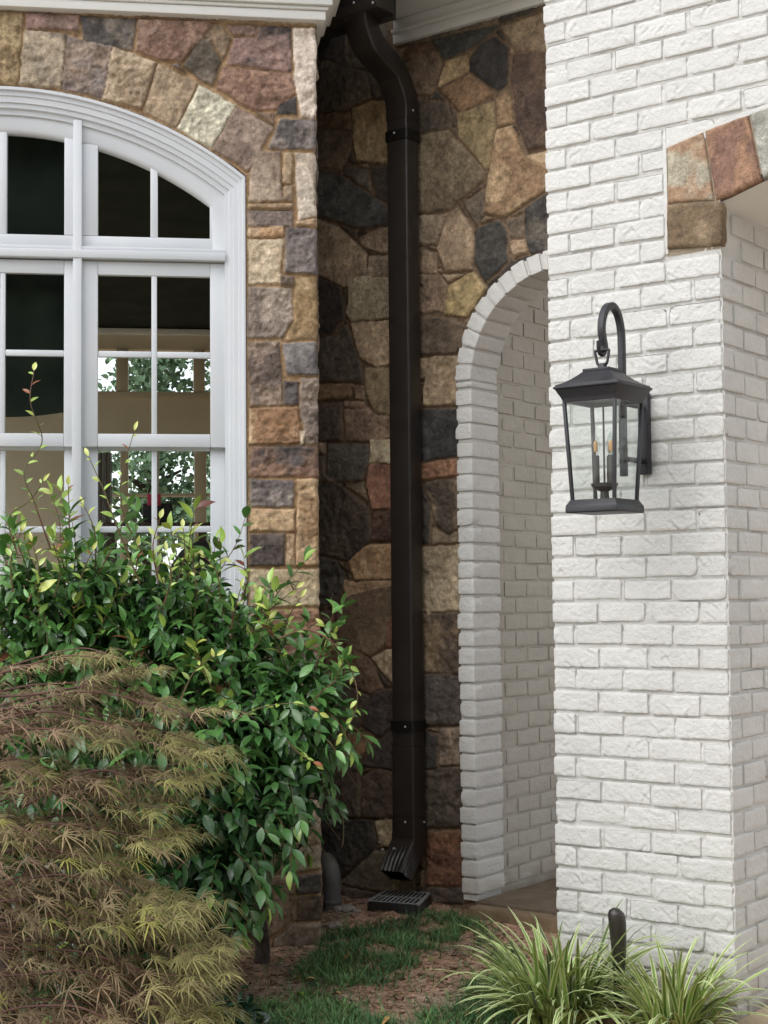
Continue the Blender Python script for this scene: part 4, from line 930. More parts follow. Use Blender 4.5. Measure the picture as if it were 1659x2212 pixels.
# ================================================================== CATCH BASIN, PIPE STUB, FAUCET
G = [np.array(v) for v in ([-.0903, 6.8936, .055], [.1343, 6.8011, .055], [.1990, 7.0655, .055], [-.0060, 7.1435, .055])]
dr = thing('drain_box', (G[0]+G[2])/2*[1, 1, 0], 'black plastic catch basin with a slotted grate under the downspout', 'drain')
def bil(a, c, z=0): return (G[0]*(1-a)+G[1]*a)*(1-c)+(G[3]*(1-a)+G[2]*a)*c+np.array([0, 0, z])
b = MB()
for (a0, a1, c0, c1) in ((0, 1, 0, .045), (0, 1, .955, 1), (0, .04, .046, .954), (.96, 1, .046, .954)):
    b.hexa([bil(a0, c0, -.12), bil(a1, c0, -.12), bil(a1, c1, -.12), bil(a0, c1, -.12), bil(a0, c0), bil(a1, c0), bil(a1, c1), bil(a0, c1)])
b.hexa([bil(.04, .045, -.12), bil(.96, .045, -.12), bil(.96, .955, -.12), bil(.04, .955, -.12), bil(.04, .045, -.06), bil(.96, .045, -.06), bil(.96, .955, -.06), bil(.04, .955, -.06)])
b.build('basin', M['plastic'], dr, .002)
b = MB(); t = NT('worn grate'); t.base(t.ramp(t.noise(30, 4), [(.3, (.20, .20, .20)), (.7, (.30, .30, .29))])).set(Roughness=.5); M['grate'] = t.m
for k in range(11):
    a = .05+.9*k/10; b.hexa([bil(a-.012, .03, -.003), bil(a+.012, .03, -.003), bil(a+.012, .97, -.003), bil(a-.012, .97, -.003), bil(a-.012, .03, .003), bil(a+.012, .03, .003), bil(a+.012, .97, .003), bil(a-.012, .97, .003)])
for c in (.02, .5, .98):
    b.hexa([bil(.0, c-.016, -.0035), bil(1, c-.016, -.0035), bil(1, c+.016, -.0035), bil(.0, c+.016, -.0035), bil(.0, c-.016, .0025), bil(1, c-.016, .0025), bil(1, c+.016, .0025), bil(.0, c+.016, .0025)])
for a in (.015, .985):
    b.hexa([bil(a-.02, 0, -.007), bil(a+.02, 0, -.007), bil(a+.02, 1, -.007), bil(a-.02, 1, -.007), bil(a-.02, 0, .0035), bil(a+.02, 0, .0035), bil(a+.02, 1, .0035), bil(a-.02, 1, .0035)])
b.build('grate', M['grate'], dr, .001)
pb = onground(718, 1962); pb = np.array([pb[0], pb[1]+.02, 0])
ps = thing('drain_pipe', pb, 'short grey plastic pipe stub rising from the soil by the wall corner', 'pipe')
ht = atY(718, 1868, pb[1])[2]
b = MB(); b.tube([pb+[0, 0, -.05], pb+[0, 0, ht*.4], pb+[0, .004, ht*.72], pb+[-.008, .02, ht*.9], pb+[-.02, .05, ht*.985], pb+[-.03, .10, ht]], .040, 18); b.build('pipe_body', M['pvc'], ps, smooth=True)
b = MB(); b.tube([pb+[0, 0, .018], pb+[0, 0, .034]], .043, 18); b.build('coupling', M['pvc'], ps, .002)
fu, fz = onframe(AF, 718, 1757, .05)
fa = thing('faucet', AF.p(fu, 0, fz), 'small weathered garden tap with a scalloped wheel on the stone wall', 'faucet')
t = NT('weathered brass'); t.base(t.ramp(t.noise(70, 4), [(.3, (.07, .06, .05)), (.7, (.26, .24, .21))])).set(Roughness=.6, Metallic=.2); M['brass'] = t.m
b = MB(); b.tube([AF.p(fu, -.01, fz), AF.p(fu, .05, fz)], .011, 10); b.tube([AF.p(fu, .035, fz+.005), AF.p(fu, .06, fz-.03), AF.p(fu, .062, fz-.05)], [.012, .011, .013], 10); b.build('spout', M['brass'], fa, smooth=True)
b = MB(); O = [(.026*(1+.22*math.cos(6*a))*math.cos(a), .026*(1+.22*math.cos(6*a))*math.sin(a)) for a in np.linspace(0, 2*math.pi, 48, endpoint=False)]
b.rings([[AF.p(fu+x*s, d, fz+.012+z*s) for x, z in O] for s, d in ((.9, .060), (1, .064), (1, .069), (.55, .070), (.35, .064))]); b.build('wheel', M['brass'], fa, smooth=True)

# ================================================================== LANTERN
LU, LD = .388, .305
lan = thing('wall_lantern', PF.p(LU, .0, 1.95), 'black wall lantern with clear glass, hanging from a curved hook on the brick', 'lantern')
b = MB(); b.box(PF, LU-.020, LU+.022, 0, .026, 1.815, 2.10); b.build('backplate', M['black'], lan, .006)
pth = [(.168, 1.80), (.168, 1.95), (.168, 2.10), (.168, 2.26), (.174, 2.31), (.192, 2.349), (.222, 2.371), (.252, 2.371), (.280, 2.353), (.300, 2.32), (.307, 2.285), (.301, 2.255), (.293, 2.232), (.292, 2.214)]
def cr(P, n=6):
    P = np.array(P); out = []
    Q = np.concatenate([[2*P[0]-P[1]], P, [2*P[-1]-P[-2]]])
    for i in range(len(P)-1):
        a, b_, c, d = Q[i:i+4]
        for t_ in np.linspace(0, 1, n, endpoint=False): out.append(.5*((2*b_)+(-a+c)*t_+(2*a-5*b_+4*c-d)*t_**2+(-a+3*b_-3*c+d)*t_**3))
    out.append(P[-1]); return np.array(out)
pc = cr(pth); b = MB(); b.tube([PF.p(LU, d, z) for d, z in pc], .0155, 4, upv=PF.u); 
pk = cr([(.292, 2.222), (.296, 2.206), (.308, 2.200), (.322, 2.205), (.331, 2.220), (.334, 2.243)]); b.tube([PF.p(LU, d, z) for d, z in pk], np.linspace(.0125, .006, len(pk)), 6, upv=PF.u)
for z in (2.05, 1.86): b.tube([PF.p(LU, .02, z), PF.p(LU, .165, z)], .010, 8)
b.build('arm', M['black'], lan, .002)
b = MB(); lp = [(-.027, 2.213), (.027, 2.213), (.019, 2.172), (.012, 2.163), (-.012, 2.163), (-.019, 2.172), (-.027, 2.213)]
for (a, c) in zip(lp[:-1], lp[1:]): b.tube([PF.p(LU+a[0], LD+.002, a[1]), PF.p(LU+c[0], LD+.002, c[1])], .0050, 6)
b.build('hanging_loop', M['black'], lan, smooth=True)
def sq(h, z, rot=0., n=1):
    P = []
    for (a, c) in ((-1, -1), (1, -1), (1, 1), (-1, 1)): P.append(PF.p(LU+h*a, LD+h*c, z))
    return P
b = MB(); b.rings([sq(.010, 2.170), sq(.012, 2.156), sq(.022, 2.154), sq(.024, 2.149)]); b.rings([sq(.049, 2.150), sq(.049, 2.141)])
b.rings([sq(.046, 2.143), sq(.058, 2.132), sq(.078, 2.115), sq(.098, 2.102), sq(.112, 2.096), sq(.116, 2.094), sq(.116, 2.090), sq(.121, 2.089), sq(.121, 2.082), sq(.116, 2.079), sq(.110, 2.066), sq(.103, 2.054), sq(.099, 2.044), sq(.098, 2.036), sq(.086, 2.036), sq(.086, 2.05)])
b.build('roof', M['black'], lan, .0012)
HT, HB, ZT, ZB = .094, .0775, 2.036, 1.712
b = MB()
for a, c in ((-1, -1), (1, -1), (1, 1), (-1, 1)):
    w = .0055; P = []
    for (z, hh) in ((ZB, HB), (ZT, HT)):
        P += [PF.p(LU+a*hh-w, LD+c*hh-w, z), PF.p(LU+a*hh+w, LD+c*hh-w, z), PF.p(LU+a*hh+w, LD+c*hh+w, z), PF.p(LU+a*hh-w, LD+c*hh+w, z)]
    b.hexa(P)
b.build('cage', M['black'], lan, .001)
for k in range(4):
    cs = ((-1, 1), (1, 1), (1, -1), (-1, -1)); a, c = cs[k], cs[(k+1) % 4]; e = .996
    V = [PF.p(LU+a[0]*HB*e, LD+a[1]*HB*e, ZB), PF.p(LU+c[0]*HB*e, LD+c[1]*HB*e, ZB), PF.p(LU+c[0]*HT*e, LD+c[1]*HT*e, ZT), PF.p(LU+a[0]*HT*e, LD+a[1]*HT*e, ZT)]
    MB().add(V, [(0, 1, 2, 3)]).build('glass_pane', M['lglass'], lan)
b = MB(); b.rings([sq(.083, 1.714), sq(.085, 1.711), sq(.091, 1.700), sq(.094, 1.696), sq(.095, 1.692), sq(.0955, 1.674), sq(.093, 1.670)]); b.build('base', M['black'], lan, .0012)
b = MB(); b.tube([PF.p(LU, LD, 1.712), PF.p(LU, LD, 1.76)], [.016, .013], 12); b.tube([PF.p(LU, LD, 1.74), PF.p(LU, LD, 2.04)], .0035, 8)
b.rings([[PF.p(LU+r*math.cos(a), LD+r*math.sin(a), z) for a in np.linspace(0, 6.28, 20, endpoint=False)] for r, z in ((.014, 1.742), (.042, 1.757), (.046, 1.768), (.040, 1.770))]); b.build('candle_holder', M['sleeve'], lan, smooth=True)
for k in range(3):
    cu_, cd_ = LU+(-.024, .030, .004)[k], LD+(.012, .006, -.034)[k]
    b = MB(); b.tube([PF.p(cu_, cd_, 1.765), PF.p(cu_, cd_, 1.862)], .0115, 14); cs_ = b.build('candle_sleeve', M['sleeve'], lan, smooth=True)
    b = MB(); b.rings([[PF.p(cu_+r*math.cos(q2), cd_+r*math.sin(q2), z) for q2 in np.linspace(0, 6.28, 14, endpoint=False)] for r, z in ((.007, 1.862), (.011, 1.872), (.0155, 1.888), (.0150, 1.902), (.010, 1.920), (.004, 1.936), (.001, 1.941))])
    bu = b.build('bulb', M['lglass'], lan, smooth=True)
    b = MB(); b.tube([PF.p(cu_, cd_, 1.872), PF.p(cu_, cd_, 1.879), PF.p(cu_, cd_, 1.907), PF.p(cu_, cd_, 1.913)], [.002, .0075, .0065, .002], 8); b.build('filament', M['amber'], bu, smooth=True)

# ================================================================== GROUND
def edges(lo, hi, st, far): 
    c = np.arange(lo, hi+1e-6, st); out = []; x = hi; s = st
    while x < far: s *= 1.35; x += s; out.append(x)
    o2 = []; x = lo; s = st
    while x > -far: s *= 1.35; x -= s; o2.append(x)
    return np.array(o2[::-1]+list(c)+out)
gx, gy = edges(-1.3, 1.7, .016, 90), edges(4.5, 7.8, .016, 90); X, Y = np.meshgrid(gx, gy)
def gh(X, Y):
    P = np.stack([X, Y, 0*X], -1); near = np.exp(-(np.hypot(X-.2, Y-6)/4)**4)
    return .024*np.exp(-(np.hypot(X-.05, Y-6.97)/.34)**4)+(.022*fbm(P, 2.1, 3, 3)+.014*fbm(P, 9, 4, 7, .6)+.008*fbm(P, 38, 3, 9))*near-.02-.05*sstep(3, 12, np.hypot(X, Y-6))
Zg = gh(X, Y); P = np.stack([X, Y, 0*X], -1)
rd = sstep(-.25, .25, fbm(P, 3.2, 4, 21)+.25*np.exp(-(((X-.28)/.3)**2+((Y-5.9)/.5)**2)))
C = np.array(lin((186,164,142)))*(1-rd[..., None])+np.array(lin((214,174,148)))*rd[..., None]
C = C*(.7+.6*(.5+.5*fbm(P, 14, 4, 33)))[..., None]
tag(mk('ground', np.stack([X, Y, Zg], -1).reshape(-1, 3), [grid_faces(*X.shape)], M['soil'], None, C.reshape(-1, 3), True), kind='structure')
# passage floor: slab with a sandstone edge, at the little arch
s0 = AUC-ARO-.02
b = MB(); b.box(AF, AU0+.10, 1.3, -2.2, .075, -.1, .052); tag(b.build('passage_floor', M['flag'], None, .008), kind='structure')
b = MB(); b.box(AF, AU0+.12, 1.3, .076, .16, -.1, .042); o = b.build('sandstone_step', M['sand'], None, .010); tag(o, kind='structure')
b = MB(); b.box(PF, CORN+.03, CORN+2.0, -1.6, .10, -.15, .012); tag(b.build('porch_floor', M['tanpave'], None, .008), kind='structure')

b = MB(); b.hexa([(-14, -9, -.14), (14, -9, -.14), (14, 3.9, -.14), (-14, 3.9, -.14), (-14, -9, -.012), (14, -9, -.012), (14, 3.9, -.012), (-14, 3.9, -.012)]); tag(b.build('bounce_paving', M['conc']), kind='structure')  # unseen pale paving, added below the view to bounce light onto jamb and passage
# ---- grass patches (stuff), traced on the ground
def inpoly(P, pl):
    ins = np.zeros(len(P), bool)
    for a, b_ in zip(pl, np.roll(pl, -1, 0)):
        c = ((a[1] > P[:, 1]) != (b_[1] > P[:, 1])); ins ^= c & (P[:, 0] < (b_[0]-a[0])*(P[:, 1]-a[1])/(b_[1]-a[1]+1e-12)+a[0])
    return ins
patches = [([(690,2030),(705,2000),(790,2000),(880,1985),(950,1975),(1020,1972),(1060,2010),(1050,2035),(960,2040),(890,2050),(885,2085),(850,2105),(790,2125),(700,2150),(640,2150),(632,2095),(650,2070)], 7800),
           ([(470,2175),(640,2150),(700,2140),(745,2165),(800,2180),(850,2215),(900,2260),(450,2260)], 7000), ([(880,2195),(960,2165),(980,2130),(1050,2110),(1110,2060),(1160,2120),(1120,2260),(860,2260)], 4600),
           ([(1060,2040),(1120,2040),(1130,2090),(1060,2080)], 500), ([(480,2240),(560,2090),(700,1985),(1040,1962),(1120,2040),(1160,2240)], 1500)]
bt = []
for w_ in range(1):
    ys = np.array([0, .35, .7, 1.]); ws = np.array([.5, .48, .32, 0.03]); zz = -.28*ys**2
    TV = np.array([(-a, y, z) for a, y, z in zip(ws, ys, zz)]+[(a, y, z) for a, y, z in zip(ws, ys, zz)]); TF = [np.array([(i, 4+i, 5+i, i+1) for i in range(3)])]
parts = []; g = np.random.default_rng(11)
for pl, n in patches:
    pl = np.array([onground(x, y)[:2] for x, y in pl]); lo_, hi_ = pl.min(0), pl.max(0)
    P = g.uniform(lo_, hi_, (n*5, 2)); Wp = P+np.stack([fbm(np.c_[P, 0*P[:, 0]], 9, 3, 3), fbm(np.c_[P, 0*P[:, 0]], 9, 3, 6)], -1)*.07
    P = P[inpoly(Wp, pl)]; cl2 = fbm(np.c_[P, 0*P[:, 0]], 12, 3, 9); P = P[(cl2 > -.22)][:n]
    d = np.c_[g.normal(0, .75, len(P)), g.normal(0, .75, len(P)), g.uniform(.5, 1.2, len(P))]; hgt = g.uniform(.025, .065, len(P))
    tone = .5+.5*fbm(np.c_[P, 0*P[:, 0]], 7, 2, 19); cc = lin((58,92,58))[None]*(1-tone[:, None])+lin((104,142,84))[None]*tone[:, None]
    cc = cc*g.uniform(.6, 1.35, (len(P), 1)); dry = g.random(len(P)) < .06; cc[dry] = lin((150,135,88))*g.uniform(.5, 1, (dry.sum(), 1))
    V, F, C = scatter(TV, TF, np.c_[P, gh(P[:, 0], P[:, 1])-.004], d, np.tile([0, 0, 1.], (len(P), 1))+g.normal(0, .3, (len(P), 3)), hgt, cc, .07)
    parts.append((V, F, C))
V, F, C = merge(parts); tag(mk('grass', V, F, M['grass'], None, C), 'short dark green grass in ragged patches on bare soil', 'grass', kind='stuff')
# mulch chips and straw
n = 3600; pl = np.array([onground(x, y)[:2] for x, y in ((380,2240),(450,2080),(560,2010),(700,1935),(850,1945),(1050,1950),(1150,1990),(1250,2240))])
P = g.uniform(pl.min(0), pl.max(0), (n*4, 2)); P = P[inpoly(P, pl)][:n]
d = np.c_[g.normal(0, 1, (len(P), 2)), g.normal(0, .12, len(P))]
cc = np.array([lin(c) for c in ((120,92,70), (82,62,50), (150,122,92), (100,70,54))])[g.integers(0, 4, len(P))]*g.uniform(.6, 1.2, (len(P), 1))
V, F, C = scatter(np.array([(-.5, -.5, 0), (.5, -.5, 0), (.4, .5, .12), (-.4, .5, .12)]), [np.array([(0, 1, 2, 3)])], np.c_[P, gh(P[:, 0], P[:, 1])+.003], d, np.tile([0, 0, 1.], (len(P), 1))+g.normal(0, .4, (len(P), 3)), g.uniform(.008, .032, len(P)), cc, .28)
tag(mk('mulch', V, F, M['mleaf'], None, C), 'brown mulch chips and straw scattered over the soil', 'mulch', kind='stuff')
n = 260; P = g.uniform(pl.min(0), pl.max(0), (n*4, 2)); P = P[inpoly(P, pl)][:n]
cc = np.array([lin(c) for c in ((168,138,96), (120,88,62), (142,110,76), (96,74,58), (150,140,84))])[g.integers(0, 5, len(P))]*g.uniform(.7, 1.15, (len(P), 1))
V, F, C = scatter(LV, LF, np.c_[P, gh(P[:, 0], P[:, 1])+.006], np.c_[g.normal(0, 1, (len(P), 2)), g.normal(0, .25, len(P))], np.tile([0, 0, 1.], (len(P), 1))+g.normal(0, .4, (len(P), 3)), g.uniform(.014, .038, len(P)), cc)
tag(mk('leaf_litter', V, F, M['mleaf'], None, C), 'small dry leaf litter strewn over soil and grass', 'leaf litter', kind='stuff')
# pebbles by the pipe
for i, (x, y, r, lb) in enumerate(((733, 1967, .022, 'pale rubble stone just right of the pipe stub'), (752, 1967, .030, 'largest whitish rubble stone between pipe stub and drain'), (772, 1972, .016, 'small whitish stone nearest the drain box'), (722, 1998, .026, 'flat pale stone at the foot of the wall corner'), (790, 1925, .012, 'tiny white stone behind the drain box'))):
    p = onground(x, y); bm = bmesh.new(); bmesh.ops.create_icosphere(bm, subdivisions=3, radius=1)
    for v in bm.verts:
        q3 = np.array(v.co)[None]; f = 1+.35*fbm(q3, 1.3, 3, i)[0]; v.co = Vector((v.co.x*r*1.3*f, v.co.y*r*f, v.co.z*r*.65*f))
    me = bpy.data.meshes.new('rubble_stone'); bm.to_mesh(me); bm.free(); at = me.color_attributes.new('Col', 'FLOAT_COLOR', 'POINT'); at.data.foreach_set('color', np.tile(np.array([.33, .30, .26, 1], np.float32), len(me.vertices))); me.materials.append(M['stone'])
    o = bpy.data.objects.new('rubble_stone', me); COLL.objects.link(o); o.location = Vector((p[0], p[1], float(gh(p[0:1], p[1:2])[0])+r*.35)); tag(o, lb, 'stone', 'rubble stones by the pipe stub')
# fallen leaves
for i, (x, y, s, c, lb, an) in enumerate(((747, 2076, .058, (214,160,88), 'curled orange tan fallen leaf lying on the grass', .1), (683, 2118, .045, (176,150,104), 'pale dry leaf standing on edge at the grass margin', 1.3), (738, 2158, .042, (168,136,92), 'tan dry leaf on the bare soil below the orange leaf', .8), (655, 2160, .05, (120,140,60), 'yellow green fallen leaf in the dark soil', .4), (1140, 2205, .05, (176,140,96), 'tan dry leaf near the striped grass clump', 1.9), (845, 2210, .045, (190,150,90), 'tan dry leaf at the bottom edge of the lawn', 2.6))):
    p = onground(x, y); V = LV*np.array([s*1.1, s*1.3, s*1.3]); V[:, 2] += .6*s*np.abs(LV[:, 0]); ca, sa = math.cos(an), math.sin(an)
    W = np.stack([V[:, 0]*ca-V[:, 1]*sa, V[:, 0]*sa+V[:, 1]*ca, V[:, 2]], -1)+np.array([p[0], p[1], float(gh(p[0:1], p[1:2])[0])+.03])
    tag(mk('fallen_leaf', W, LF, M['mleaf'], None, np.tile(lin(c), (len(W), 1))), lb, 'leaf', 'fallen leaves')

# ================================================================== CAMELLIA BUSH
cam_b = thing('camellia_bush', (onground(565, 2062)[0], 5.9, 0), 'glossy dark green camellia bush with pale new shoots below the window', 'bush')
g = np.random.default_rng(21)
ELL = [((140,1268), 5.75, (.34,.18,.07), 13), ((350,1290), 5.8, (.26,.16,.06), 9), ((80,1330), 5.8, (.36,.22,.16), 22), ((300,1345), 5.85, (.32,.2,.14), 22), ((480,1365), 5.88, (.24,.18,.13), 18), ((650,1500), 5.8, (.15,.2,.13), 12), ((630,1640), 5.8, (.13,.2,.16), 12), ((120,1460), 5.75, (.46,.30,.30), 26), ((400,1490), 5.78, (.42,.30,.28), 26), ((565,1545), 5.75, (.27,.28,.22), 24), ((530,1690), 5.70, (.24,.28,.27), 26), ((330,1720), 5.65, (.42,.30,.36), 26), ((470,1850), 5.62, (.18,.22,.22), 18), ((60,1680), 5.65, (.46,.30,.40), 22), ((80,1950), 5.45, (.42,.25,.36), 26), ((260,2080), 5.4, (.30,.2,.22), 18), ((410,1930), 5.62, (.22,.2,.22), 10), ((250,1930), 5.6, (.3,.25,.3), 10)]
stems = MB(); pos, dirs, nhs, sz, cols = [], [], [], [], []
DK, MD, LT, YL, BR = lin((62,104,56)), lin((104,152,76)), lin((160,190,90)), lin((194,202,104)), lin((120,72,56))
def shoot(p0, d0, ln, nl, tone, up=.25, droop=0., size=.074):
    p = p0.copy(); d = d0/np.linalg.norm(d0); st = ln/nl; pts = [p.copy()]; rot = g.uniform(0, 6.28)
    for k in range(nl):
        d = d+g.normal(0, .10, 3)+np.array([0, 0, up*.12-droop*.16]); d /= np.linalg.norm(d); p = p+d*st; pts.append(p.copy())
        s1 = np.cross(d, [0, 0, 1.]); s1 /= np.linalg.norm(s1)+1e-9; s2 = np.cross(s1, d); rot += 2.4
        o = math.cos(rot)*s1+math.sin(rot)*s2; ld = d*.75+o*.9+np.array([0, 0, -droop*.9]); pos.append(p); dirs.append(ld); nhs.append(np.array([0, 0, 1.])+o*-.2+g.normal(0, .38, 3)); sz.append(size*g.uniform(.68, 1.2))
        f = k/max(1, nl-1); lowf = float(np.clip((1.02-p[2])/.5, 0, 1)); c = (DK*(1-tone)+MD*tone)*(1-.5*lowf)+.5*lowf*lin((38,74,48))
        if tone > .8: c = MD*(1-f)+LT*f if g.random() < .6 else LT*(1-f)+YL*f
        if tone > .8 and g.random() < .10: c = BR
        cols.append(c*g.uniform(.7, 1.35))
    pos.append(p); dirs.append(d); nhs.append(np.array([0, 0, 1.])+g.normal(0, .3, 3)); sz.append(size*.9); cols.append((LT if tone > .6 else MD)*g.uniform(.8, 1.2))
    return pts
for (c, Yc, r, n) in ELL:
    C0 = atY(c[0], c[1], Yc)
    for k in range(n):
        v = g.normal(0, 1, 3); v /= np.linalg.norm(v); q0 = C0+v*np.array(r)*g.uniform(.25, .85); out = v*np.array([1, 1, .8])
        up = v[2] > .15 and c[1] < 1600
        pts = shoot(q0, out+np.array([0, -.25, .35 if up else -.1]), g.uniform(.20, .34), g.integers(9, 14), g.uniform(.1, .8) if not up else g.uniform(.45, 1.0), .6 if up else .0, .0 if up else .55)
        stems.tube(pts, np.linspace(.0030, .0012, len(pts)), 4, False)
# inner leaves so that the body is closed
for (c, Yc, r, n) in ELL:
    C0 = atY(c[0], c[1], Yc)
    m = n*23; v = g.normal(0, 1, (m, 3)); v /= np.linalg.norm(v, axis=1, keepdims=True); q0 = C0+v*np.array(r)*(g.random((m, 1))**.45)*1.02
    for i in range(m):
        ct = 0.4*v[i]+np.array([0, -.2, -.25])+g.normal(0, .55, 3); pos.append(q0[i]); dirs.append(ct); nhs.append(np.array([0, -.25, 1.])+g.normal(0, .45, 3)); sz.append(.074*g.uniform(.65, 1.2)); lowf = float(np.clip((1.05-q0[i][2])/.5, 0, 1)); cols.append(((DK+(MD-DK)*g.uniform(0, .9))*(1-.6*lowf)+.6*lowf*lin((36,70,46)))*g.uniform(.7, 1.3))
# new shoots seen against the window and the wall (pixel paths, on the bush's depth)
SH = [([(30,1280),(25,1210),(45,1150)], 5.6, 8, 1), ([(120,1290),(130,1230),(110,1160)], 5.6, 9, 1), ([(260,1300),(290,1240),(300,1180)], 5.65, 9, 1), ([(420,1330),(425,1270),(415,1200)], 5.7, 9, 1), ([(180,1310),(175,1250),(200,1190)], 5.6, 9, 1), ([(350,1320),(370,1250),(360,1190)], 5.65, 9, 1), ([(610,1390),(620,1340),(650,1290)], 5.75, 7, .9), ([(700,1420),(730,1380),(700,1350)], 5.7, 5, .9), ([(60,1300),(85,1240),(70,1170)], 5.55, 9, 1), ([(545,1370),(565,1320),(555,1280)], 5.75, 6, .9), ([(500,1380),(505,1330),(520,1270)], 5.7, 8, 1),
      ([(108,1190),(78,1090),(55,1020),(85,950),(68,870),(72,800)], 5.62, 17, 1), ([(300,1260),(255,1140),(225,1060),(190,985)], 5.6, 11, 1), ([(310,1200),(270,1120),(262,1040),(290,930)], 5.7, 12, 1), ([(150,1180),(148,1110),(150,1050)], 5.65, 8, 1), ([(40,1200),(20,1120),(60,1080),(95,1040)], 5.6, 9, 1), ([(205,1240),(205,1150),(180,1090)], 5.7, 7, .9), ([(520,1300),(535,1240),(500,1215)], 5.7, 6, .9), ([(480,1330),(470,1240),(440,1200)], 5.7, 7, 1), ([(560,1340),(590,1310),(640,1270)], 5.75, 7, .9), ([(380,1260),(400,1200),(395,1140)], 5.7, 7, 1), ([(340,1250),(330,1180),(345,1120)], 5.65, 9, 1),
      ([(600,1380),(660,1360),(715,1385),(755,1440),(772,1500),(762,1550),(738,1590)], 5.55, 15, .95), ([(500,1560),(560,1530),(640,1520),(690,1540)], 5.45, 9, .9), ([(380,1540),(420,1450),(470,1415)], 5.42, 7, 1), ([(620,1600),(650,1630),(680,1650)], 5.42, 8, 1)]
for path, Yd, nl, tone in SH:
    W = np.array([atY(x, y, Yd) for x, y in path]); W[:, 1] += g.normal(0, .012, len(W)); Wc = cr(W, 8)
    stems.tube(Wc, np.linspace(.0036, .0014, len(Wc)), 5, False)
    for k in range(nl):
        f = (k+.7)/nl; p = Wc[min(len(Wc)-2, int(f*(len(Wc)-1)))]; d = Wc[min(len(Wc)-1, int(f*(len(Wc)-1))+1)]-p; d /= np.linalg.norm(d)+1e-9
        sd = 1 if k % 2 else -1; o = np.array([sd*.9, g.normal(0, .5), g.normal(0, .15)]); pos.append(p); dirs.append(d*.8+o*.9); nhs.append(np.array([0, -.6, .8])+g.normal(0, .3, 3)); sz.append(.058*g.uniform(.6, 1.1)*(1-.4*f))
        c = (MD*(1-f)+YL*f) if g.random() < .55 else (LT if f > .4 else MD)
        if f > .85 and g.random() < .35: c = lin((150,92,58))
        cols.append(c*g.uniform(.85, 1.25))
    pos.append(Wc[-1]); dirs.append(d); nhs.append(np.array([0, -1., .3])); sz.append(.04); cols.append(YL)
def unproject(P): d = np.asarray(P)-CAM; zz = d@_F; return CX+FPX*(d@CRT)/zz, CY-FPX*(d@CUP)/zz
sx_, sy_ = unproject(np.array(pos)); kp = (sx_ < 815) & ~((sy_ > 1640) & (sx_ > 735)) & ~((sy_ > 1760) & (sx_ > 672)) & ~((sy_ > 1900) & (sx_ > 620))   # the bush is clipped clear of the recess
pos, dirs, nhs, sz, cols = [[v for v, k_ in zip(L_, kp) if k_] for L_ in (pos, dirs, nhs, sz, cols)]
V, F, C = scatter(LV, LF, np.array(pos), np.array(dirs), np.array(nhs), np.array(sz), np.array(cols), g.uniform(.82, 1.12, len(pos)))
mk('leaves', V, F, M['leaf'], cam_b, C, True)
tb_ = onground(566, 2062); top = np.array([tb_[0]-.05, 5.9, .55])
main = MB(); base_p = np.array([tb_[0], tb_[1], -.05])
main.tube(cr([base_p, base_p+[0, 0, .12], base_p+[-.03, -.1, .35], base_p+[-.12, -.3, .75]]), np.linspace(.034, .016, 19), 9)
for (c, Yc, r, n) in ELL: main.tube(cr([base_p+[-.03, -.1, .3], (atY(*c, Yc)+base_p)/2+[0, 0, .12], atY(*c, Yc)]), np.linspace(.014, .005, 13), 6)
main.build('trunk', M['bark'], cam_b, smooth=True)
st = np.concatenate(stems.v); t = NT('green shoot'); t.base(t.ramp(t.noise(5, 3), [(.35, (.10, .10, .03)), (.6, (.17, .075, .045))])).set(Roughness=.6); M['shoot'] = t.m
stems.build('stems', M['shoot'], cam_b, smooth=True)

# ================================================================== JAPANESE MAPLE
map_b = thing('japanese_maple', (-1.25, 4.95, 0), 'weeping laceleaf maple with fine olive and bronze leaves at the lower left', 'tree')
def maple_t(seed):
    gg = np.random.default_rng(seed); V, F = [], []
    for k, (an, ln) in enumerate(((-100, .50), (-68, .72), (-40, .88), (-16, .97), (10, 1.0), (38, .90), (68, .72), (100, .50))):
        an = R_(an*.92+gg.normal(0, 5)); ln *= gg.uniform(.88, 1.1); m = 6; n0 = len(V)
        cv_ = gg.normal(0, .12)
        for i in range(m):
            s = i/(m-1); w = .0215*(math.sin(math.pi*min(1, s*1.02+.06))**.7)*(1 if i % 2 else .72)*(1.15-.3*s); y = s*ln; a2 = an+cv_*s
            cx_, cy_ = math.sin(a2)*y, math.cos(a2)*y; z = -.34*y*y+.05*math.sin(s*3); px2, py2 = math.cos(a2), -math.sin(a2)
            V += [(cx_-px2*w, cy_-py2*w, z), (cx_+px2*w, cy_+py2*w, z)]
        F += [(n0+2*i, n0+2*i+1, n0+2*i+3, n0+2*i+2) for i in range(m-1)]
    return np.array(V), [np.array(F)]
MT = [maple_t(i) for i in range(5)]
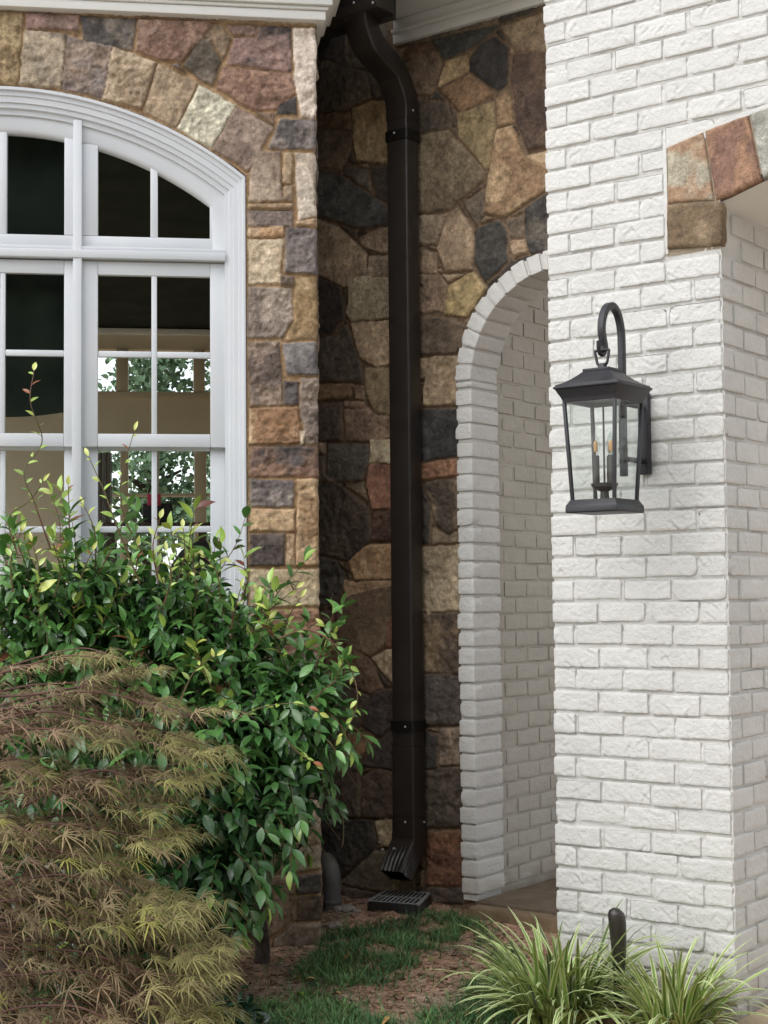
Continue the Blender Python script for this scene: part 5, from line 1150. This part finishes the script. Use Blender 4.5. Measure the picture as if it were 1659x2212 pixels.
PADS = [([(-90,1470),(60,1430),(170,1405),(265,1418)], 5.05, 46, .05), ([(-90,1500),(150,1480),(260,1452),(330,1432)], 5.0, 64, .06), ([(-90,1545),(120,1500),(240,1480),(330,1505),(415,1528)], 4.95, 62, .05), ([(300,1495),(400,1540),(460,1530),(515,1515)], 4.95, 12, .03),
        ([(-90,1560),(100,1525),(250,1550),(380,1590),(490,1628)], 4.85, 130, .07), ([(-90,1590),(60,1560),(180,1565),(250,1590)], 4.8, 66, .06), ([(60,1720),(200,1660),(330,1662),(400,1672),(468,1664)], 4.85, 74, .05), ([(-90,1760),(60,1690),(200,1690),(300,1715),(400,1728)], 4.8, 92, .07),
        ([(-90,1840),(90,1765),(200,1765),(320,1790),(412,1800)], 4.75, 96, .06), ([(-90,1850),(60,1810),(180,1822),(285,1850)], 4.7, 84, .07), ([(-90,1930),(100,1870),(230,1880),(340,1925),(432,1962)], 4.68, 112, .07), ([(-90,1960),(60,1930),(180,1950),(300,1990)], 4.62, 84, .08),
        ([(-90,2020),(120,1960),(280,1985),(400,2025),(485,2046)], 4.66, 110, .07), ([(-90,2060),(100,2030),(260,2060),(400,2090),(480,2095)], 4.60, 104, .08), ([(-90,2120),(120,2080),(280,2110),(400,2160),(485,2192)], 4.58, 120, .08), ([(-90,2190),(80,2160),(240,2180),(380,2230),(460,2250)], 4.5, 110, .08), ([(-90,2260),(100,2230),(300,2260)], 4.45, 90, .08), ([(-90,1680),(20,1640),(110,1660)], 4.8, 40, .06), ([(-90,1800),(0,1760),(100,1790)], 4.68, 50, .06)]
g = np.random.default_rng(33); prts = []; mst = MB()
acc = [[[], [], [], [], []] for _ in MT]
trunk_top = np.array([-1.25, 4.95, .9])
for pi_, (path, Yd, n, th_) in enumerate(PADS):
    for sub in range(2):
        off = (0, -.16)[sub] if sub else 0.; yy = Yd+off+g.normal(0, .02); dyp = sub*g.uniform(8, 22)
        W = np.array([atY(x*(1-.06*sub)-sub*10, y+dyp, yy-(.06 if i == len(path)-1 else 0)) for i, (x, y) in enumerate(path)]); Wc = cr(W, 8)
        mst.tube(Wc+np.stack([0*Wc[:, 0], vn(Wc, 9, 3)*.012, vn(Wc, 7, 5)*.016], -1), np.linspace(.0045, .0010, len(Wc)), 5, False)
        for k in range(int(n*(.85 if path[-1][1] < 1780 else 1.12)*(1. if sub == 0 else .6))):
            f = g.uniform(.05, 1)**.85; i = min(len(Wc)-2, int(f*(len(Wc)-1))); ax = Wc[i+1]-Wc[i]; ax /= np.linalg.norm(ax)+1e-9
            wdt = th_*(1-.55*f)*1.5; p = Wc[i]+np.array([g.normal(0, .03), g.normal(0, wdt*1.4), g.normal(-.006, wdt*.13)])
            lat = g.choice([-1, 1])*np.array([.15, .9, 0]); d = ax*g.uniform(.8, 1.3)+lat*g.uniform(0, .7)+np.array([g.normal(.1, .2), 0, g.uniform(-.45, .08)])
            ti = g.integers(0, len(MT)); tip = sstep(.45, 1.0, f+g.normal(0, .15))
            tone = vn(np.array([[p[0]*6, p[1]*3, p[2]*9]]), 1., 4)[0]*.5+.5
            c = lin((150,122,100))*(1-tip)+lin((152,146,94))*tip; c = c*(1-.6*tone)+.6*tone*(lin((148,147,88)) if tip > .5 else lin((144,138,96)))
            if g.random() < .02+.03*tip: c = lin((170,170,90))
            a = acc[ti]; a[0].append(p); a[1].append(d); a[2].append(np.array([.06, -.06, 1.])+g.normal(0, .17, 3)); a[3].append(g.uniform(.085, .135)*(1-.22*f)); a[4].append(c*g.uniform(.55, 1.3))
for (tv, tf), a in zip(MT, acc): prts.append(scatter(tv, tf, np.array(a[0]), np.array(a[1]), np.array(a[2]), np.array(a[3]), np.array(a[4])))
V, F, C = merge(prts); mk('leaves', V, F, M['mleaf'], map_b, C)
for (path, Yd, n, th_) in PADS[::2]: mst.tube(cr([trunk_top-[0, 0, .4*g.random()], (trunk_top+atY(*path[0], Yd))/2+[0, 0, .05], atY(*path[0], Yd)]), [.012]*12+[.008], 6, False)
t = NT('maple twig'); t.base(t.ramp(t.noise(7, 3), [(.35, (.10, .045, .035)), (.65, (.17, .075, .06))])).set(Roughness=.65); M['mtwig'] = t.m
mst.build('branches', M['mtwig'], map_b, smooth=True)
b = MB(); b.tube(cr([np.array([-1.25, 4.95, -.05]), np.array([-1.22, 4.98, .3]), np.array([-1.3, 4.93, .6]), trunk_top]), np.linspace(.06, .03, 19), 10); b.build('trunk', M['bark'], map_b, smooth=True)
# low dark ground cover under the maple
n = 520; pl = np.array([onground(x, y)[:2] for x, y in ((380,2300),(420,2130),(500,2160),(560,2200),(640,2300))]); P = g.uniform(pl.min(0), pl.max(0), (n*4, 2)); P = P[inpoly(P, pl)][:n]
V, F, C = scatter(LV, LF, np.c_[P, g.uniform(.01, .07, len(P))], g.normal(0, 1, (len(P), 3))*[1, 1, .3], np.tile([0, 0, 1.], (len(P), 1))+g.normal(0, .5, (len(P), 3)), g.uniform(.025, .055, len(P)), lin((40,70,48))[None]*g.uniform(.5, 1.3, (len(P), 1)))
tag(mk('ground_cover', V, F, M['leaf'], None, C), 'low dark green leafy ground cover under the maple tips', 'ground cover', kind='stuff')

# ================================================================== VARIEGATED LIRIOPE AND PATH LIGHT
def clump(loc, n, hh, label, seed, lean=(0, 0), spr=.12):
    g = np.random.default_rng(seed); t = thing('liriope', (loc[0], loc[1], 0), label, 'plant', 'variegated grass clumps'); K = 11
    Vs, Cs, Fs = [], [], []; n0 = 0
    for i in range(n):
        a = g.uniform(0, 6.28); r0 = spr*math.sqrt(g.random()); p = np.array([loc[0]+r0*math.cos(a), loc[1]+r0*.8*math.sin(a), -.01]); a2 = a+g.normal(0, .5)
        ln = hh*g.uniform(.55, 1.15); el = g.uniform(.75, 1.5) if g.random() < .75 else g.uniform(1.2, 1.52); dr = g.uniform(1.5, 3.1)*(1.5-el*.55); w = g.uniform(.0062, .0105)
        d = np.array([math.cos(a2)+lean[0], math.sin(a2)+lean[1], 0]); d /= np.linalg.norm(d); side = np.array([-d[1], d[0], 0]); tw = g.normal(0, .5)
        pts = []; e = el; pp = p.copy(); bend = g.uniform(.5, .85)
        for k in range(K):
            pts.append(pp.copy()); pp = pp+(d*math.cos(e)+UP*math.sin(e))*ln/(K-1); e -= dr/(K-1)*(1.5 if k/K > bend else .6)
        pts = np.array(pts); s = np.linspace(0, 1, K); ww = w*np.clip(1.1-s**3*1.05, .05, 1); sd = (side*math.cos(tw)+UP*math.sin(tw)*.6)
        kk = (-1, -.50, -.48, .48, .50, 1); fold = (.0, -.12, -.12, -.12, -.12, 0)
        for x_, fo in zip(kk, fold): Vs.append(pts+sd*(ww*x_)[:, None]+UP*(ww*fo)[:, None])
        cen = (lin((112,146,56))*(1-s[:, None])+lin((136,168,84))*s[:, None])*g.uniform(.65, 1.2); edg = (lin((176,188,104))*(1-s[:, None])+lin((228,232,188))*s[:, None])*g.uniform(.8, 1.05)
        if g.random() < .12: cen = lin((74,92,58))*np.ones((K, 1)); edg = lin((150,160,120))*np.ones((K, 1))
        for j in range(6): Cs.append(cen if j in (2, 3) else edg)
        for j in (0, 1, 2, 3, 4): Fs.append(np.array([(n0+j*K+k, n0+(j+1)*K+k, n0+(j+1)*K+k+1, n0+j*K+k+1) for k in range(K-1)]))
        n0 += 6*K
    mk('blades', np.concatenate(Vs), [np.concatenate(Fs)], M['grass'], t, np.concatenate(Cs), True)
    return t
l1 = onground(1205, 2200); l2 = onground(1455, 2235)
clump(l1, 280, .385, 'larger cream striped grass clump left of the spotlight', 41, (-.1, -.1), .13)
clump(l2, 180, .37, 'smaller cream striped grass clump right of the spotlight', 42, (.0, -.1), .10)
lp_ = onground(1337, 2212)
pl_ = thing('garden_spotlight', (lp_[0], lp_[1], 0), 'dark bronze garden spotlight on a stake between the striped grass clumps', 'garden light')
z_ = lambda y: atY(1337, y, lp_[1])[2]
xo = lambda x: atY(x, 2000, lp_[1])[0]
b = MB(); x0 = lp_[0]; y0 = lp_[1]
b.tube([(x0, y0, -.05), (x0, y0, z_(2165))], .011, 12); b.build('stake', M['plastic'], pl_, smooth=True)
b = MB(); b.tube([(x0, y0, z_(2180)), (x0, y0, z_(2166))], .019, 14); b.build('collar', M['pvc'], pl_, .002)
b = MB(); b.tube([(x0, y0, z_(2166)), (x0+.001, y0, z_(2110)), (x0+.002, y0, z_(2085))], [.015, .017, .020], 14)
b.build('knuckle', M['bronze'], pl_, .002)
b = MB(); rings = []
for yy, r in ((2104, .016), (2088, .020), (2050, .0245), (2010, .0280), (1988, .0290), (1974, .0285), (1966, .0235), (1960, .012), (1958, .003)):
    k = (2104-yy)/146.; rings.append([(x0+.004-.010*k*k+r*math.cos(a), y0-.02*k+r*math.sin(a), z_(yy)-.10*r*(math.cos(a)*1.6)*k) for a in np.linspace(0, 2*math.pi, 24, endpoint=False)])
b.rings(rings); b.build('lamp_head', M['bronze'], pl_, smooth=True)
